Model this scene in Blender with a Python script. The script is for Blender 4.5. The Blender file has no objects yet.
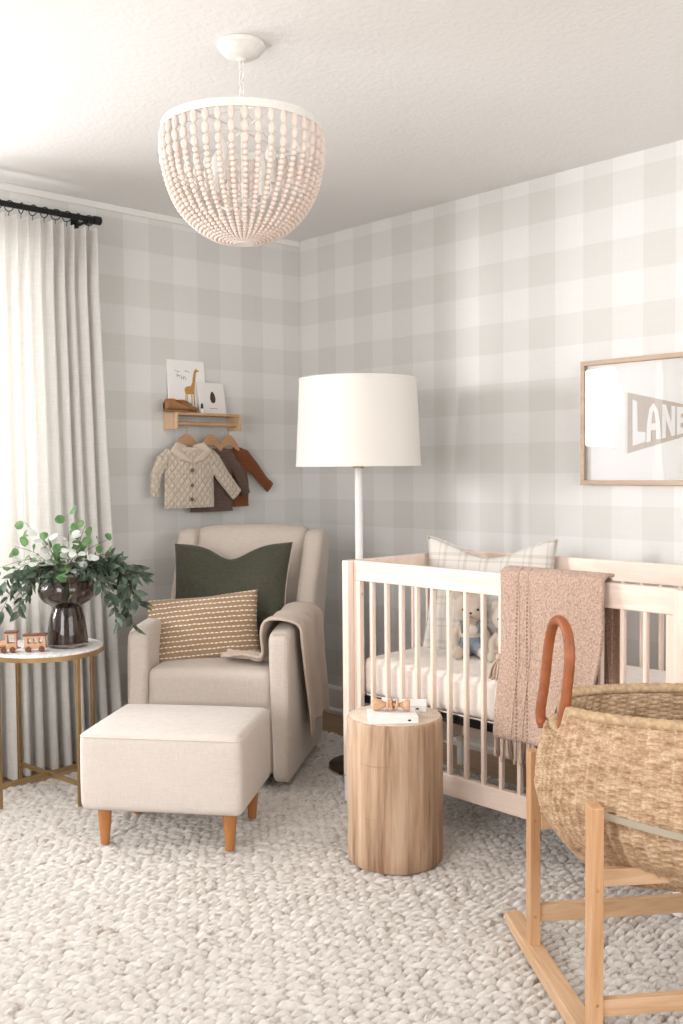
import bpy, math, random
import numpy as np
from mathutils import Vector, Matrix, noise as mnoise
from math import sin, cos, pi, radians, sqrt, atan2, exp

random.seed(7)
rng = np.random.default_rng(5)
scene = bpy.context.scene
COL = scene.collection

# ------------------------------------------------------------------ camera
cam_d = bpy.data.cameras.new('camera')
cam = bpy.data.objects.new('camera', cam_d)
COL.objects.link(cam)
cam_d.sensor_fit = 'VERTICAL'
cam_d.sensor_height = 36.0
cam_d.lens = 985.0 / 1024.0 * 36.0
cam_d.clip_start = 0.05


def _vp(x, y):
    v = Vector((x - 341.5, -(y - 512.0), -985.0))
    return v.normalized()


# the two wall directions seen from the lens (vanishing points of the room)
_Y = _vp(-585, 477)
_X = _vp(1390, 460)
_X = (_X - _Y * _X.dot(_Y)).normalized()
_Z = _X.cross(_Y)
_R = Matrix((_X, _Y, _Z)).to_4x4()
cam.matrix_world = Matrix.Translation((-3.443, -3.983, 1.24)) @ _R
scene.camera = cam

# ------------------------------------------------------------------ light
world = bpy.data.worlds.new('sky')
scene.world = world
world.use_nodes = True
bg = world.node_tree.nodes['Background']
bg.inputs[0].default_value = (0.93, 0.96, 1.0, 1)
bg.inputs[1].default_value = 1.5


def area(name, loc, rot, sx, sy, power, color=(1, 1, 1)):
    d = bpy.data.lights.new(name, 'AREA')
    d.shape = 'RECTANGLE'
    d.size = sx
    d.size_y = sy
    d.energy = power
    d.color = color
    o = bpy.data.objects.new(name, d)
    COL.objects.link(o)
    o.location = loc
    o.rotation_euler = rot
    return o


# left-window daylight, plus added fill lamps at two unseen windows
def aimed(name, loc, to, sx, sy, power, color):
    o = area(name, loc, (0, 0, 0), sx, sy, power, color)
    o.rotation_euler = (Vector(to) - Vector(loc)).to_track_quat('-Z', 'Y').to_euler()
    return o


aimed('bright_sky_patch', (-5.65, 1.70, 1.85), (-0.6, -1.15, 1.3), 0.38, 0.8, 115, (1.0, 0.99, 0.98))
area('window_daylight', (-2.5, 0.55, 1.55), (radians(-90), 0, 0), 2.2, 1.4, 66, (1.0, 0.99, 0.98))
area('side_fill', (-4.95, -2.7, 1.5), (0, radians(-90), 0), 1.3, 1.7, 50, (1.0, 0.985, 0.97))  # added fill lamp, brightens the faces turned to the side wall
area('rear_fill', (-2.0, -5.45, 1.5), (radians(90), 0, 0), 2.2, 1.4, 33, (1.0, 0.98, 0.96))  # added fill lamp behind the camera

scene.view_settings.view_transform = 'Standard'
scene.view_settings.look = 'None'
scene.view_settings.gamma = 1.0
scene.view_settings.use_curve_mapping = False
scene.view_settings.exposure = 0.35


# ------------------------------------------------------------------ mesh helpers
class MB:
    def __init__(self):
        self.v = []
        self.f = []
        self.mi = []

    def add(self, verts, faces, mi=0):
        b = len(self.v)
        self.v += [tuple(p) for p in verts]
        self.f += [tuple(i + b for i in f) for f in faces]
        self.mi += [mi] * len(faces)
        return self

    def xform(self, M, start=0):
        for i in range(start, len(self.v)):
            self.v[i] = tuple(M @ Vector(self.v[i]))
        return self

    def box(self, lo, hi, mi=0, M=None):
        x0, y0, z0 = lo
        x1, y1, z1 = hi
        vs = [(x0, y0, z0), (x1, y0, z0), (x1, y1, z0), (x0, y1, z0), (x0, y0, z1), (x1, y0, z1), (x1, y1, z1), (x0, y1, z1)]
        if M is not None:
            vs = [tuple(M @ Vector(p)) for p in vs]
        return self.add(vs, [(0, 3, 2, 1), (4, 5, 6, 7), (0, 1, 5, 4), (1, 2, 6, 5), (2, 3, 7, 6), (3, 0, 4, 7)], mi)

    def bar(self, a, b, w, h, up=(0, 0, 1), mi=0):
        """square bar from a to b, w across, h along up"""
        a = Vector(a)
        b = Vector(b)
        d = (b - a).normalized()
        up = Vector(up)
        s = d.cross(up).normalized()
        u = s.cross(d).normalized()
        vs = []
        for p in (a, b):
            for i, j in ((-1, -1), (1, -1), (1, 1), (-1, 1)):
                vs.append(p + s * (i * w / 2) + u * (j * h / 2))
        return self.add(vs, [(0, 1, 2, 3)[::1], (7, 6, 5, 4), (0, 4, 5, 1), (1, 5, 6, 2), (2, 6, 7, 3), (3, 7, 4, 0)], mi)

    def tube(self, path, r, n=8, closed=False, mi=0, flat=1.0, cap=True):
        P = [Vector(p) for p in path]
        m = len(P)
        rs = r if isinstance(r, (list, tuple)) else [r] * m
        prev = None
        base = len(self.v)
        for i, p in enumerate(P):
            if closed:
                t = P[(i + 1) % m] - P[i - 1]
            else:
                t = P[min(i + 1, m - 1)] - P[max(i - 1, 0)]
            if t.length < 1e-9:
                t = Vector((0, 0, 1))
            t.normalize()
            if prev is None:
                s = t.orthogonal().normalized()
            else:
                s = prev - t * prev.dot(t)
                if s.length < 1e-6:
                    s = t.orthogonal()
                s.normalize()
            prev = s
            u = t.cross(s)
            for k in range(n):
                a = 2 * pi * k / n
                self.v.append(tuple(p + s * (cos(a) * rs[i]) + u * (sin(a) * rs[i] * flat)))
        rings = m if closed else m - 1
        for i in range(rings):
            j = (i + 1) % m
            for k in range(n):
                k2 = (k + 1) % n
                self.f.append((base + i * n + k, base + i * n + k2, base + j * n + k2, base + j * n + k))
                self.mi.append(mi)
        if not closed and cap:
            self.f.append(tuple(base + k for k in reversed(range(n))))
            self.f.append(tuple(base + (m - 1) * n + k for k in range(n)))
            self.mi += [mi, mi]
        return self

    def lathe(self, prof, n=32, c=(0, 0, 0), mi=0, closed=False, sx=1.0, sy=1.0):
        """prof: (r, z) list from bottom to top; r == 0 ends close"""
        base = len(self.v)
        for (r, z) in prof:
            for k in range(n):
                a = 2 * pi * k / n
                self.v.append((c[0] + cos(a) * r * sx, c[1] + sin(a) * r * sy, c[2] + z))
        m = len(prof)
        for i in range(m if closed else m - 1):
            j = (i + 1) % m
            for k in range(n):
                k2 = (k + 1) % n
                self.f.append((base + i * n + k, base + i * n + k2, base + j * n + k2, base + j * n + k))
                self.mi.append(mi)
        if not closed:
            self.f.append(tuple(base + k for k in reversed(range(n))))
            self.f.append(tuple(base + (m - 1) * n + k for k in range(n)))
            self.mi += [mi, mi]
        return self

    def sph(self, c, r, n=12, m=8, mi=0, M=None):
        if not isinstance(r, (list, tuple)):
            r = (r, r, r)
        b = MB()
        prof = [(max(1e-4, sin(pi * i / m)), -cos(pi * i / m)) for i in range(m + 1)]
        b.lathe(prof, n)
        vs = []
        for p in b.v:
            q = Vector((p[0] * r[0], p[1] * r[1], p[2] * r[2]))
            if M is not None:
                q = M @ q
            vs.append((q.x + c[0], q.y + c[1], q.z + c[2]))
        return self.add(vs, b.f, mi)

    def rbox(self, h, r, n=6, k=3, fn=None, c=(0, 0, 0), M=None, mi=0):
        """soft box, half sizes h, corner radius r; fn(p) reshapes"""
        axes = []
        for a in range(3):
            H = h[a]
            R = min(r, H * 0.999)
            e = [-H + R * (1 - cos(pi / 2 * i / k)) * 1.0 for i in range(k)]
            mid = [(-H + R) + (2 * (H - R)) * i / n for i in range(n + 1)]
            axes.append(e + mid + [-x for x in reversed(e)])
        R3 = [min(r, hh * 0.999) for hh in h]
        idx = {}
        vs = []
        fs = []

        def vid(p):
            key = (round(p[0], 6), round(p[1], 6), round(p[2], 6))
            if key in idx:
                return idx[key]
            inn = Vector([max(-(h[a] - R3[a]), min(h[a] - R3[a], p[a])) for a in range(3)])
            d = Vector(p) - inn
            if d.length > 1e-9:
                # scale cube offset onto sphere
                mx = max(abs(d[a]) / R3[a] for a in range(3))
                dn = Vector([d[a] / R3[a] for a in range(3)])
                dn = dn.normalized() * mx
                q = inn + Vector([dn[a] * R3[a] for a in range(3)])
            else:
                q = inn
            if fn:
                q = Vector(fn(q))
            if M is not None:
                q = M @ q
            idx[key] = len(vs)
            vs.append((q.x + c[0], q.y + c[1], q.z + c[2]))
            return idx[key]
        for a in range(3):
            b1, b2 = (a + 1) % 3, (a + 2) % 3
            for sgn in (-1, 1):
                A1, A2 = axes[b1], axes[b2]
                for i in range(len(A1) - 1):
                    for j in range(len(A2) - 1):
                        quad = []
                        for (u, w) in ((i, j), (i + 1, j), (i + 1, j + 1), (i, j + 1)):
                            p = [0, 0, 0]
                            p[a] = sgn * h[a]
                            p[b1] = A1[u]
                            p[b2] = A2[w]
                            quad.append(vid(p))
                        if sgn < 0:
                            quad.reverse()
                        if len(set(quad)) == 4:
                            fs.append(tuple(quad))
        return self.add(vs, fs, mi)

    def grid(self, fn, nu, nv, mi=0, cu=False):
        """fn(u,v) -> point; u,v in 0..1; cu wraps u"""
        base = len(self.v)
        mu = nu if cu else nu + 1
        for j in range(nv + 1):
            for i in range(mu):
                self.v.append(tuple(fn(i / nu, j / nv)))
        for j in range(nv):
            for i in range(nu):
                i2 = (i + 1) % mu
                self.f.append((base + j * mu + i, base + j * mu + i2, base + (j + 1) * mu + i2, base + (j + 1) * mu + i))
                self.mi.append(mi)
        return self

    def prism(self, poly, z0, z1, mi=0, M=None):
        n = len(poly)
        vs = [(x, y, z0) for x, y in poly] + [(x, y, z1) for x, y in poly]
        if M is not None:
            vs = [tuple(M @ Vector(p)) for p in vs]
        fs = [tuple(reversed(range(n))), tuple(range(n, 2 * n))]
        fs += [(i, (i + 1) % n, n + (i + 1) % n, n + i) for i in range(n)]
        return self.add(vs, fs, mi)

    def build(self, name, mats, parent=None, smooth=True, bevel=0, seg=2, sub=0, solid=0, remesh=0, smo=0, ang=40, loc=None, rot=None):
        me = bpy.data.meshes.new(name)
        me.from_pydata(self.v, [], self.f)
        if not isinstance(mats, (list, tuple)):
            mats = [mats]
        for m in mats:
            me.materials.append(m)
        if len(mats) > 1:
            me.polygons.foreach_set('material_index', self.mi)
        me.validate()
        me.update()
        if smooth:
            me.polygons.foreach_set('use_smooth', [len(f_) < 40 for f_ in self.f] if len(me.polygons) == len(self.f) else [True] * len(me.polygons))
            if ang < 179:
                me.set_sharp_from_angle(angle=radians(ang))
        o = bpy.data.objects.new(name, me)
        COL.objects.link(o)
        if parent is not None:
            o.parent = parent
        if loc is not None:
            o.location = loc
        if rot is not None:
            o.rotation_euler = rot
        if remesh:
            m = o.modifiers.new('remesh', 'REMESH')
            m.mode = 'VOXEL'
            m.voxel_size = remesh
            m.use_smooth_shade = True
            if smo:
                m = o.modifiers.new('smooth', 'SMOOTH')
                m.iterations = smo
                m.factor = 0.5
        if solid:
            m = o.modifiers.new('solid', 'SOLIDIFY')
            m.thickness = solid
            m.offset = 0
        if bevel:
            m = o.modifiers.new('bevel', 'BEVEL')
            m.width = bevel
            m.segments = seg
            m.limit_method = 'ANGLE'
            m.angle_limit = radians(30)
            m.harden_normals = True
        if sub:
            m = o.modifiers.new('sub', 'SUBSURF')
            m.levels = sub
            m.render_levels = sub
        return o


def tag(o, label=None, cat=None, group=None, kind=None):
    if label:
        o['label'] = label
    if cat:
        o['category'] = cat
    if group:
        o['group'] = group
    if kind:
        o['kind'] = kind
    return o


def thing(name, label, cat, loc=(0, 0, 0), rz=0.0, group=None):
    o = bpy.data.objects.new(name, None)
    o.empty_display_size = 0.05
    COL.objects.link(o)
    o.location = loc
    o.rotation_euler = (0, 0, rz)
    return tag(o, label, cat, group)


def struct(o):
    o['kind'] = 'structure'
    return o


def dup(o, parent=None, **kw):
    c = o.copy()
    COL.objects.link(c)
    c.parent = parent
    for k, v in kw.items():
        setattr(c, k, v)
    return c


def spline(pts, n):
    """Catmull-Rom through pts -> n+1 points"""
    P = [Vector(p) for p in pts]
    P = [P[0] * 2 - P[1]] + P + [P[-1] * 2 - P[-2]]
    out = []
    m = len(P) - 3
    for i in range(n + 1):
        t = i / n * m
        k = min(int(t), m - 1)
        f = t - k
        a, b, c, d = P[k:k + 4]
        out.append(0.5 * ((2 * b) + (c - a) * f + (2 * a - 5 * b + 4 * c - d) * f * f + (3 * b - a - 3 * c + d) * f ** 3))
    return out


def lerp(a, b, t):
    return a + (b - a) * t


def sst(a, b, x):
    t = max(0.0, min(1.0, (x - a) / (b - a)))
    return t * t * (3 - 2 * t)


def interp(xs, ys, x):
    return float(np.interp(x, xs, ys))


def nz(x, y=0.0, z=0.0):
    return mnoise.noise(Vector((x, y, z)))


# ------------------------------------------------------------------ materials
class NT:
    def __init__(self, name):
        self.m = bpy.data.materials.new(name)
        self.m.use_nodes = True
        self.t = self.m.node_tree
        self.b = self.t.nodes['Principled BSDF']
        self.out = self.t.nodes['Material Output']
        self._tc = None

    def n(self, typ, **kw):
        nd = self.t.nodes.new(typ)
        for k, v in kw.items():
            setattr(nd, k, v)
        return nd

    def l(self, a, b):
        self.t.links.new(a, b)

    def tc(self):
        if self._tc is None:
            self._tc = self.n('ShaderNodeTexCoord').outputs['Object']
        return self._tc

    def mapping(self, scale=(1, 1, 1), rot=(0, 0, 0), loc=(0, 0, 0), src=None):
        mp = self.n('ShaderNodeMapping')
        mp.inputs['Scale'].default_value = scale
        mp.inputs['Rotation'].default_value = rot
        mp.inputs['Location'].default_value = loc
        self.l(src or self.tc(), mp.inputs['Vector'])
        return mp.outputs[0]

    def noise(self, vec, scale=5, detail=3, rough=0.5, dist=0.0):
        nn = self.n('ShaderNodeTexNoise')
        nn.inputs['Scale'].default_value = scale
        nn.inputs['Detail'].default_value = detail
        nn.inputs['Roughness'].default_value = rough
        nn.inputs['Distortion'].default_value = dist
        self.l(vec, nn.inputs['Vector'])
        return nn.outputs['Fac']

    def wave(self, vec, scale=5, dist=0, detail=1, direction='X', prof='SIN', dscale=1.0):
        w = self.n('ShaderNodeTexWave')
        w.bands_direction = direction
        w.wave_profile = prof
        w.inputs['Scale'].default_value = scale
        w.inputs['Distortion'].default_value = dist
        w.inputs['Detail'].default_value = detail
        w.inputs['Detail Scale'].default_value = dscale
        self.l(vec, w.inputs['Vector'])
        return w.outputs['Fac']

    def math(self, op, a, b=None, c=None, clamp=False):
        nd = self.n('ShaderNodeMath', operation=op, use_clamp=clamp)
        for i, x in enumerate((a, b, c)):
            if x is None:
                continue
            if isinstance(x, (int, float)):
                nd.inputs[i].default_value = x
            else:
                self.l(x, nd.inputs[i])
        return nd.outputs[0]

    def ramp(self, fac, stops, interp='LINEAR'):
        r = self.n('ShaderNodeValToRGB')
        r.color_ramp.interpolation = interp
        els = r.color_ramp.elements
        while len(els) < len(stops):
            els.new(0.5)
        for e, (p, c) in zip(els, stops):
            e.position = p
            e.color = (c[0], c[1], c[2], 1)
        self.l(fac, r.inputs[0])
        return r.outputs[0]

    def mix(self, fac, a, b, typ='MIX'):
        m = self.n('ShaderNodeMix', data_type='RGBA', blend_type=typ)
        for s, x in ((0, fac), (6, a), (7, b)):
            if isinstance(x, (int, float)):
                m.inputs[s].default_value = x
            elif isinstance(x, tuple):
                m.inputs[s].default_value = (x[0], x[1], x[2], 1)
            else:
                self.l(x, m.inputs[s])
        return m.outputs[2]

    def sep(self, src=None):
        s = self.n('ShaderNodeSeparateXYZ')
        self.l(src or self.tc(), s.inputs[0])
        return s.outputs

    def bump(self, h, strength=0.3, dist=0.002, normal=None):
        b = self.n('ShaderNodeBump')
        b.inputs['Strength'].default_value = strength
        b.inputs['Distance'].default_value = dist
        self.l(h, b.inputs['Height'])
        if normal:
            self.l(normal, b.inputs['Normal'])
        self.l(b.outputs[0], self.b.inputs['Normal'])
        return b.outputs[0]

    def color(self, c):
        if isinstance(c, tuple):
            self.b.inputs['Base Color'].default_value = (c[0], c[1], c[2], 1)
        else:
            self.l(c, self.b.inputs['Base Color'])

    def set(self, **kw):
        names = {'rough': 'Roughness', 'metal': 'Metallic', 'spec': 'Specular IOR Level', 'trans': 'Transmission Weight', 'ior': 'IOR', 'sheen': 'Sheen Weight', 'coat': 'Coat Weight', 'alpha': 'Alpha'}
        for k, v in kw.items():
            self.b.inputs[names[k]].default_value = v
        return self


def dk(c, k):
    return (c[0] * k, c[1] * k, c[2] * k)


def plain(name, c, rough=0.6, metal=0, spec=0.4, var=0.0, vscale=20, bump=0, bscale=200):
    t = NT(name)
    t.set(rough=rough, metal=metal, spec=spec)
    if var:
        f = t.noise(t.tc(), vscale, 4)
        t.color(t.ramp(f, [(0.3, dk(c, 1 - var)), (0.7, dk(c, 1 + var))]))
    else:
        t.color(c)
    if bump:
        t.bump(t.noise(t.tc(), bscale, 3), bump, 0.001)
    return t.m


def linen(name, c, var=0.07, s=1.0, bump=0.35, rough=0.9, dist=0.0012):
    """slubby plain weave: thin streaks across and along"""
    t = NT(name)
    t.set(rough=rough, spec=0.2, sheen=0.15)
    a = t.noise(t.mapping((40 * s, 40 * s, 420 * s)), 1, 3)
    b = t.noise(t.mapping((420 * s, 420 * s, 30 * s)), 1, 3)
    h = t.math('ADD', a, b)
    big = t.noise(t.tc(), 6, 2)
    f = t.math('ADD', t.math('MULTIPLY', h, 0.45), t.math('MULTIPLY', big, 0.1))
    t.color(t.ramp(f, [(0.38, dk(c, 1 - var)), (0.62, dk(c, 1 + var))]))
    t.bump(h, bump, dist)
    return t.m


def knit(name, c, s=220, var=0.15, bump=0.6, rough=0.95, dist=0.002, direction='Z'):
    t = NT(name)
    t.set(rough=rough, spec=0.15, sheen=0.25)
    w = t.wave(t.tc(), s / 6.283 * 1.0, 1.5, 2, 'X', dscale=3)
    w2 = t.wave(t.tc(), s / 6.283 * 1.0, 1.5, 2, direction, dscale=3)
    f = t.noise(t.tc(), s * 0.8, 3)
    h = t.math('ADD', t.math('MULTIPLY', w, w2), f)
    t.color(t.ramp(t.math('MULTIPLY', h, 0.6), [(0.25, dk(c, 1 - var)), (0.7, dk(c, 1 + var))]))
    t.bump(h, bump, dist)
    return t.m


def wood(name, c1, c2, axis='Z', s=1.0, rough=0.5, bump=0.15, rings=0.5, spec=0.35, dist=2.5):
    """grain stretched along an axis; c1 pale, c2 dark"""
    t = NT(name)
    t.set(rough=rough, spec=spec)
    k = {'X': (1.2, 14, 14), 'Y': (14, 1.2, 14), 'Z': (14, 14, 1.2)}[axis]
    vec = t.mapping(tuple(x * s for x in k))
    n1 = t.noise(vec, 1.0, 5, 0.6, dist)
    k2 = tuple(x * 9 * s for x in k)
    n2 = t.noise(t.mapping(k2), 1.0, 3)
    f = t.math('ADD', t.math('MULTIPLY', n1, 1 - rings * 0.4), t.math('MULTIPLY', n2, rings * 0.4))
    t.color(t.ramp(f, [(0.36, c2), (0.62, c1)]))
    t.bump(n2, bump, 0.0008)
    return t.m


def glass(name, c, rough=0.0, ior=1.45):
    t = NT(name)
    t.set(rough=rough, trans=1.0, ior=ior)
    t.color(c)
    return t.m


def paper_mat(name, axis, t0, tp, c_light=(0.775, 0.768, 0.755), c_mid=(0.715, 0.708, 0.688), c_dark=(0.660, 0.652, 0.627)):
    """buffalo-check wallpaper; axis 0 (runs in x) or 1 (runs in y)"""
    t = NT(name)
    t.set(rough=0.85, spec=0.2)
    s = t.sep()
    a = t.math('MULTIPLY', s[axis], -1.0)
    fa = t.math('FRACT', t.math('DIVIDE', t.math('SUBTRACT', a, t0), 2 * tp))
    va = t.math('LESS_THAN', fa, 0.5)
    fz = t.math('FRACT', t.math('DIVIDE', t.math('SUBTRACT', s[2], 2.255 - 2.6), 0.26))
    vz = t.math('LESS_THAN', fz, 0.5)
    f = t.math('MULTIPLY', t.math('ADD', va, vz), 0.5)
    col = t.ramp(f, [(0.0, c_light), (0.5, c_mid), (1.0, c_dark)])
    # woven strié look
    n1 = t.noise(t.mapping((300, 300, 6)), 1, 3)
    n2 = t.noise(t.mapping((6, 6, 300)), 1, 3)
    st = t.math('ADD', t.math('MULTIPLY', n1, 0.5), t.math('MULTIPLY', n2, 0.5))
    g = t.ramp(st, [(0.3, (0.94, 0.94, 0.94)), (0.7, (1, 1, 1))])
    t.color(t.mix(1.0, col, g, 'MULTIPLY'))
    t.bump(st, 0.1, 0.0005)
    return t.m


M = {}
M['paper_right'] = paper_mat('paper_right', 1, 0.153, 0.1327)
M['paper_left'] = paper_mat('paper_left', 0, 0.245, 0.1345)
M['white_wall'] = plain('white_wall', (0.82, 0.80, 0.77), 0.8, bump=0.1)
t = NT('ceiling_plaster')
t.set(rough=0.9, spec=0.2)
t.color((0.82, 0.805, 0.79))
n1 = t.noise(t.tc(), 55, 4, 0.6)
n2 = t.noise(t.tc(), 18, 2, 0.5)
h = t.ramp(t.math('ADD', t.math('MULTIPLY', n1, 0.7), t.math('MULTIPLY', n2, 0.3)), [(0.42, (0, 0, 0)), (0.6, (1, 1, 1))])
t.bump(h, 0.3, 0.0025)
M['ceiling'] = t.m
M['trim'] = plain('trim_paint', (0.84, 0.82, 0.79), 0.45)

t = NT('floor_wood')
t.set(rough=0.45, spec=0.4)
s = t.sep()
row = t.math('FLOOR', t.math('DIVIDE', s[0], 0.12))
nn = t.n('ShaderNodeTexWhiteNoise', noise_dimensions='1D')
t.l(row, nn.inputs['W'])
gr = t.noise(t.mapping((60, 3, 3)), 1, 5, 0.6, 1.0)
f = t.math('ADD', t.math('MULTIPLY', gr, 0.7), t.math('MULTIPLY', nn.outputs[0], 0.3))
c = t.ramp(f, [(0.25, (0.30, 0.19, 0.11)), (0.75, (0.52, 0.36, 0.22))])
edge = t.math('LESS_THAN', t.math('FRACT', t.math('DIVIDE', s[0], 0.12)), 0.025)
t.color(t.mix(edge, c, (0.12, 0.07, 0.04)))
M['floor'] = t.m

M['upholstery'] = linen('oat_linen', (0.57, 0.50, 0.44), 0.08)
M['seam'] = linen('oat_seam', (0.50, 0.43, 0.37), 0.08)
M['ottoman'] = linen('ottoman_linen', (0.585, 0.525, 0.48), 0.07)
M['dark_metal'] = plain('dark_metal', (0.02, 0.02, 0.022), 0.4, 0.6)
M['black'] = plain('black_iron', (0.012, 0.012, 0.013), 0.45, 0.3)
M['leg_wood'] = wood('honey_leg_wood', (0.50, 0.22, 0.075), (0.38, 0.15, 0.045), 'Z', 1.5)
M['brass'] = plain('aged_brass', (0.42, 0.29, 0.15), 0.33, 1.0, var=0.08)
M['dark_bronze'] = plain('bronze_base', (0.13, 0.09, 0.05), 0.4, 0.9)
M['white_paint'] = plain('white_enamel', (0.85, 0.84, 0.82), 0.35)
M['crib'] = wood('washed_beech', (0.87, 0.735, 0.65), (0.78, 0.61, 0.51), 'Y', 0.9, 0.45, 0.1)
M['crib_v'] = wood('washed_beech_upright', (0.87, 0.735, 0.65), (0.78, 0.61, 0.51), 'Z', 0.9, 0.45, 0.1)
M['sheet'] = linen('crib_sheet', (0.82, 0.76, 0.70), 0.05, 0.8)
M['pine_x'] = wood('pine_x', (0.64, 0.43, 0.27), (0.50, 0.31, 0.17), 'X', 1.2)
M['pine_y'] = wood('pine_y', (0.64, 0.43, 0.27), (0.50, 0.31, 0.17), 'Y', 1.2)
M['pine_z'] = wood('pine_z', (0.60, 0.37, 0.21), (0.46, 0.25, 0.12), 'Z', 1.2)
M['shelf'] = wood('shelf_oak', (0.62, 0.41, 0.25), (0.47, 0.28, 0.15), 'X', 1.2)
M['shelf_end'] = wood('shelf_oak_end', (0.72, 0.52, 0.33), (0.60, 0.40, 0.24), 'Z', 1.2)
M['hanger'] = wood('hanger_wood', (0.52, 0.30, 0.17), (0.42, 0.23, 0.12), 'X', 1.5)
M['frame'] = wood('frame_oak', (0.56, 0.41, 0.30), (0.44, 0.31, 0.22), 'Y', 1.5)
M['steel'] = plain('steel', (0.6, 0.6, 0.6), 0.25, 1.0)
M['satin_strap'] = plain('satin_strap', (0.42, 0.37, 0.29), 0.4, 0.2)
M['white_paper'] = plain('white_paper', (0.86, 0.85, 0.83), 0.7)
M['offwhite_paper'] = plain('offwhite_paper', (0.80, 0.78, 0.75), 0.7)
M['ink'] = plain('ink', (0.03, 0.03, 0.03), 0.7)
M['leather'] = plain('cognac_leather', (0.29, 0.085, 0.028), 0.42, var=0.2, vscale=30, bump=0.3, bscale=150)
M['leather_dark'] = plain('dark_lacing', (0.14, 0.045, 0.015), 0.5)
M['pink_bead'] = wood('bead_wood', (0.76, 0.655, 0.595), (0.68, 0.55, 0.48), 'Z', 2.0, 0.6)
M['white_bead'] = plain('white_washed_bead', (0.80, 0.745, 0.70), 0.6, var=0.05)
M['chand_metal'] = plain('distressed_white_metal', (0.74, 0.72, 0.68), 0.55, var=0.05, vscale=60)
M['green_pillow'] = linen('olive_linen', (0.062, 0.062, 0.042), 0.25, 1.0, 0.5)
M['natural_back'] = linen('natural_back', (0.55, 0.48, 0.40), 0.08)


# ------------------------------------------------------------------ the room
ZF = -0.025          # bare floor; the rug's walking surface is z = 0
ZC = 2.44
WX, WY = -4.7, -5.2


def wall_panel(name, plane, mat, lo, hi, holes=()):
    """plane 'x'/'y' with position p and thickness outward; holes (a0,a1,z0,z1)"""
    axis, p, out = plane
    b = MB()
    a0, a1 = lo, hi
    T = 0.12 * out
    As = sorted(set([a0, a1] + [h[0] for h in holes] + [h[1] for h in holes]))
    Zs = sorted(set([ZF, ZC] + [h[2] for h in holes] + [h[3] for h in holes]))
    for i in range(len(As) - 1):
        for j in range(len(Zs) - 1):
            ca, cz = (As[i] + As[i + 1]) / 2, (Zs[j] + Zs[j + 1]) / 2
            if any(h[0] < ca < h[1] and h[2] < cz < h[3] for h in holes):
                continue
            p0, p1 = sorted((p, p + T))
            if axis == 'y':
                b.box((As[i], p0, Zs[j]), (As[i + 1], p1, Zs[j + 1]))
            else:
                b.box((p0, As[i], Zs[j]), (p1, As[i + 1], Zs[j + 1]))
    return struct(b.build(name, mat, smooth=False))


W1 = (-3.95, -1.50, 0.70, 2.20)
W2 = (-3.60, -1.80, 0.85, 2.10)
W3 = (-3.15, -0.85, 0.85, 2.15)
wall_panel('wall_left', ('y', 0.0, 1), M['paper_left'], WX - 0.12, 0.12, [W1])
wall_panel('wall_right', ('x', 0.0, 1), M['paper_right'], WY - 0.12, 0.0)
wall_panel('wall_side', ('x', WX, -1), M['white_wall'], WY - 0.12, 0.0, [W2])
wall_panel('wall_rear', ('y', WY, -1), M['white_wall'], WX, 0.0, [W3])
struct(MB().box((WX - .12, WY - .12, ZF - .1), (.12, .12, ZF)).build('floor', M['floor'], smooth=False))
struct(MB().box((WX - .12, WY - .12, ZC), (.12, .12, ZC + .1)).build('ceiling', M['ceiling'], smooth=False))


def window(name, axis, p, out, W):
    a0, a1, z0, z1 = W
    b = MB()
    w = 0.05

    def bx(aa, ab, za, zb, d0=0.03, d1=0.09):
        q0, q1 = sorted((p + out * d0, p + out * d1))
        if axis == 'y':
            b.box((aa, q0, za), (ab, q1, zb))
        else:
            b.box((q0, aa, za), (q1, ab, zb))
    bx(a0, a1, z0, z0 + w)
    bx(a0, a1, z1 - w, z1)
    bx(a0, a0 + w, z0 + w, z1 - w)
    bx(a1 - w, a1, z0 + w, z1 - w)
    m = (a0 + a1) / 2
    bx(m - .025, m + .025, z0 + w, z1 - w)
    return struct(b.build(name, M['trim'], smooth=False, bevel=0.004))


window('window_1', 'y', 0, 1, W1)
window('fill_window_side', 'x', WX, -1, W2)  # out of view, added so the side fill can enter
window('fill_window_rear', 'y', WY, -1, W3)  # unseen opening added for the rear fill


def baseboard(name, a, b_, side):
    prof = [(0, 0), (0.026, 0), (0.026, 0.02), (0.014, 0.03), (0.014, 0.115), (0.017, 0.12), (0.017, 0.128), (0.010, 0.138), (0, 0.142)]
    mb = MB()
    vs = []
    for e in (a, b_):
        for (d, z) in prof:
            if side == 'right':
                vs.append((-d, e, ZF + z))
            elif side == 'left':
                vs.append((e, -d, ZF + z))
            elif side == 'side':
                vs.append((WX + d, e, ZF + z))
            else:
                vs.append((e, WY + d, ZF + z))
    n = len(prof)
    fs = [(i, (i + 1) % n, n + (i + 1) % n, n + i) for i in range(n)] + [tuple(range(n)), tuple(reversed(range(n, 2 * n)))]
    mb.add(vs, fs)
    return struct(mb.build(name, M['trim'], smooth=False))


baseboard('baseboard_right', WY, 0, 'right')
baseboard('baseboard_left', WX, -0.0, 'left')
baseboard('baseboard_side', WY, 0, 'side')
baseboard('baseboard_rear', WX, 0, 'rear')
struct(MB().box((WX, -0.014, ZC - 0.03), (0, 0, ZC)).build('trim_1', M['trim'], smooth=False, bevel=0.004))

# ------------------------------------------------------------------ chunky loop rug


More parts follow.
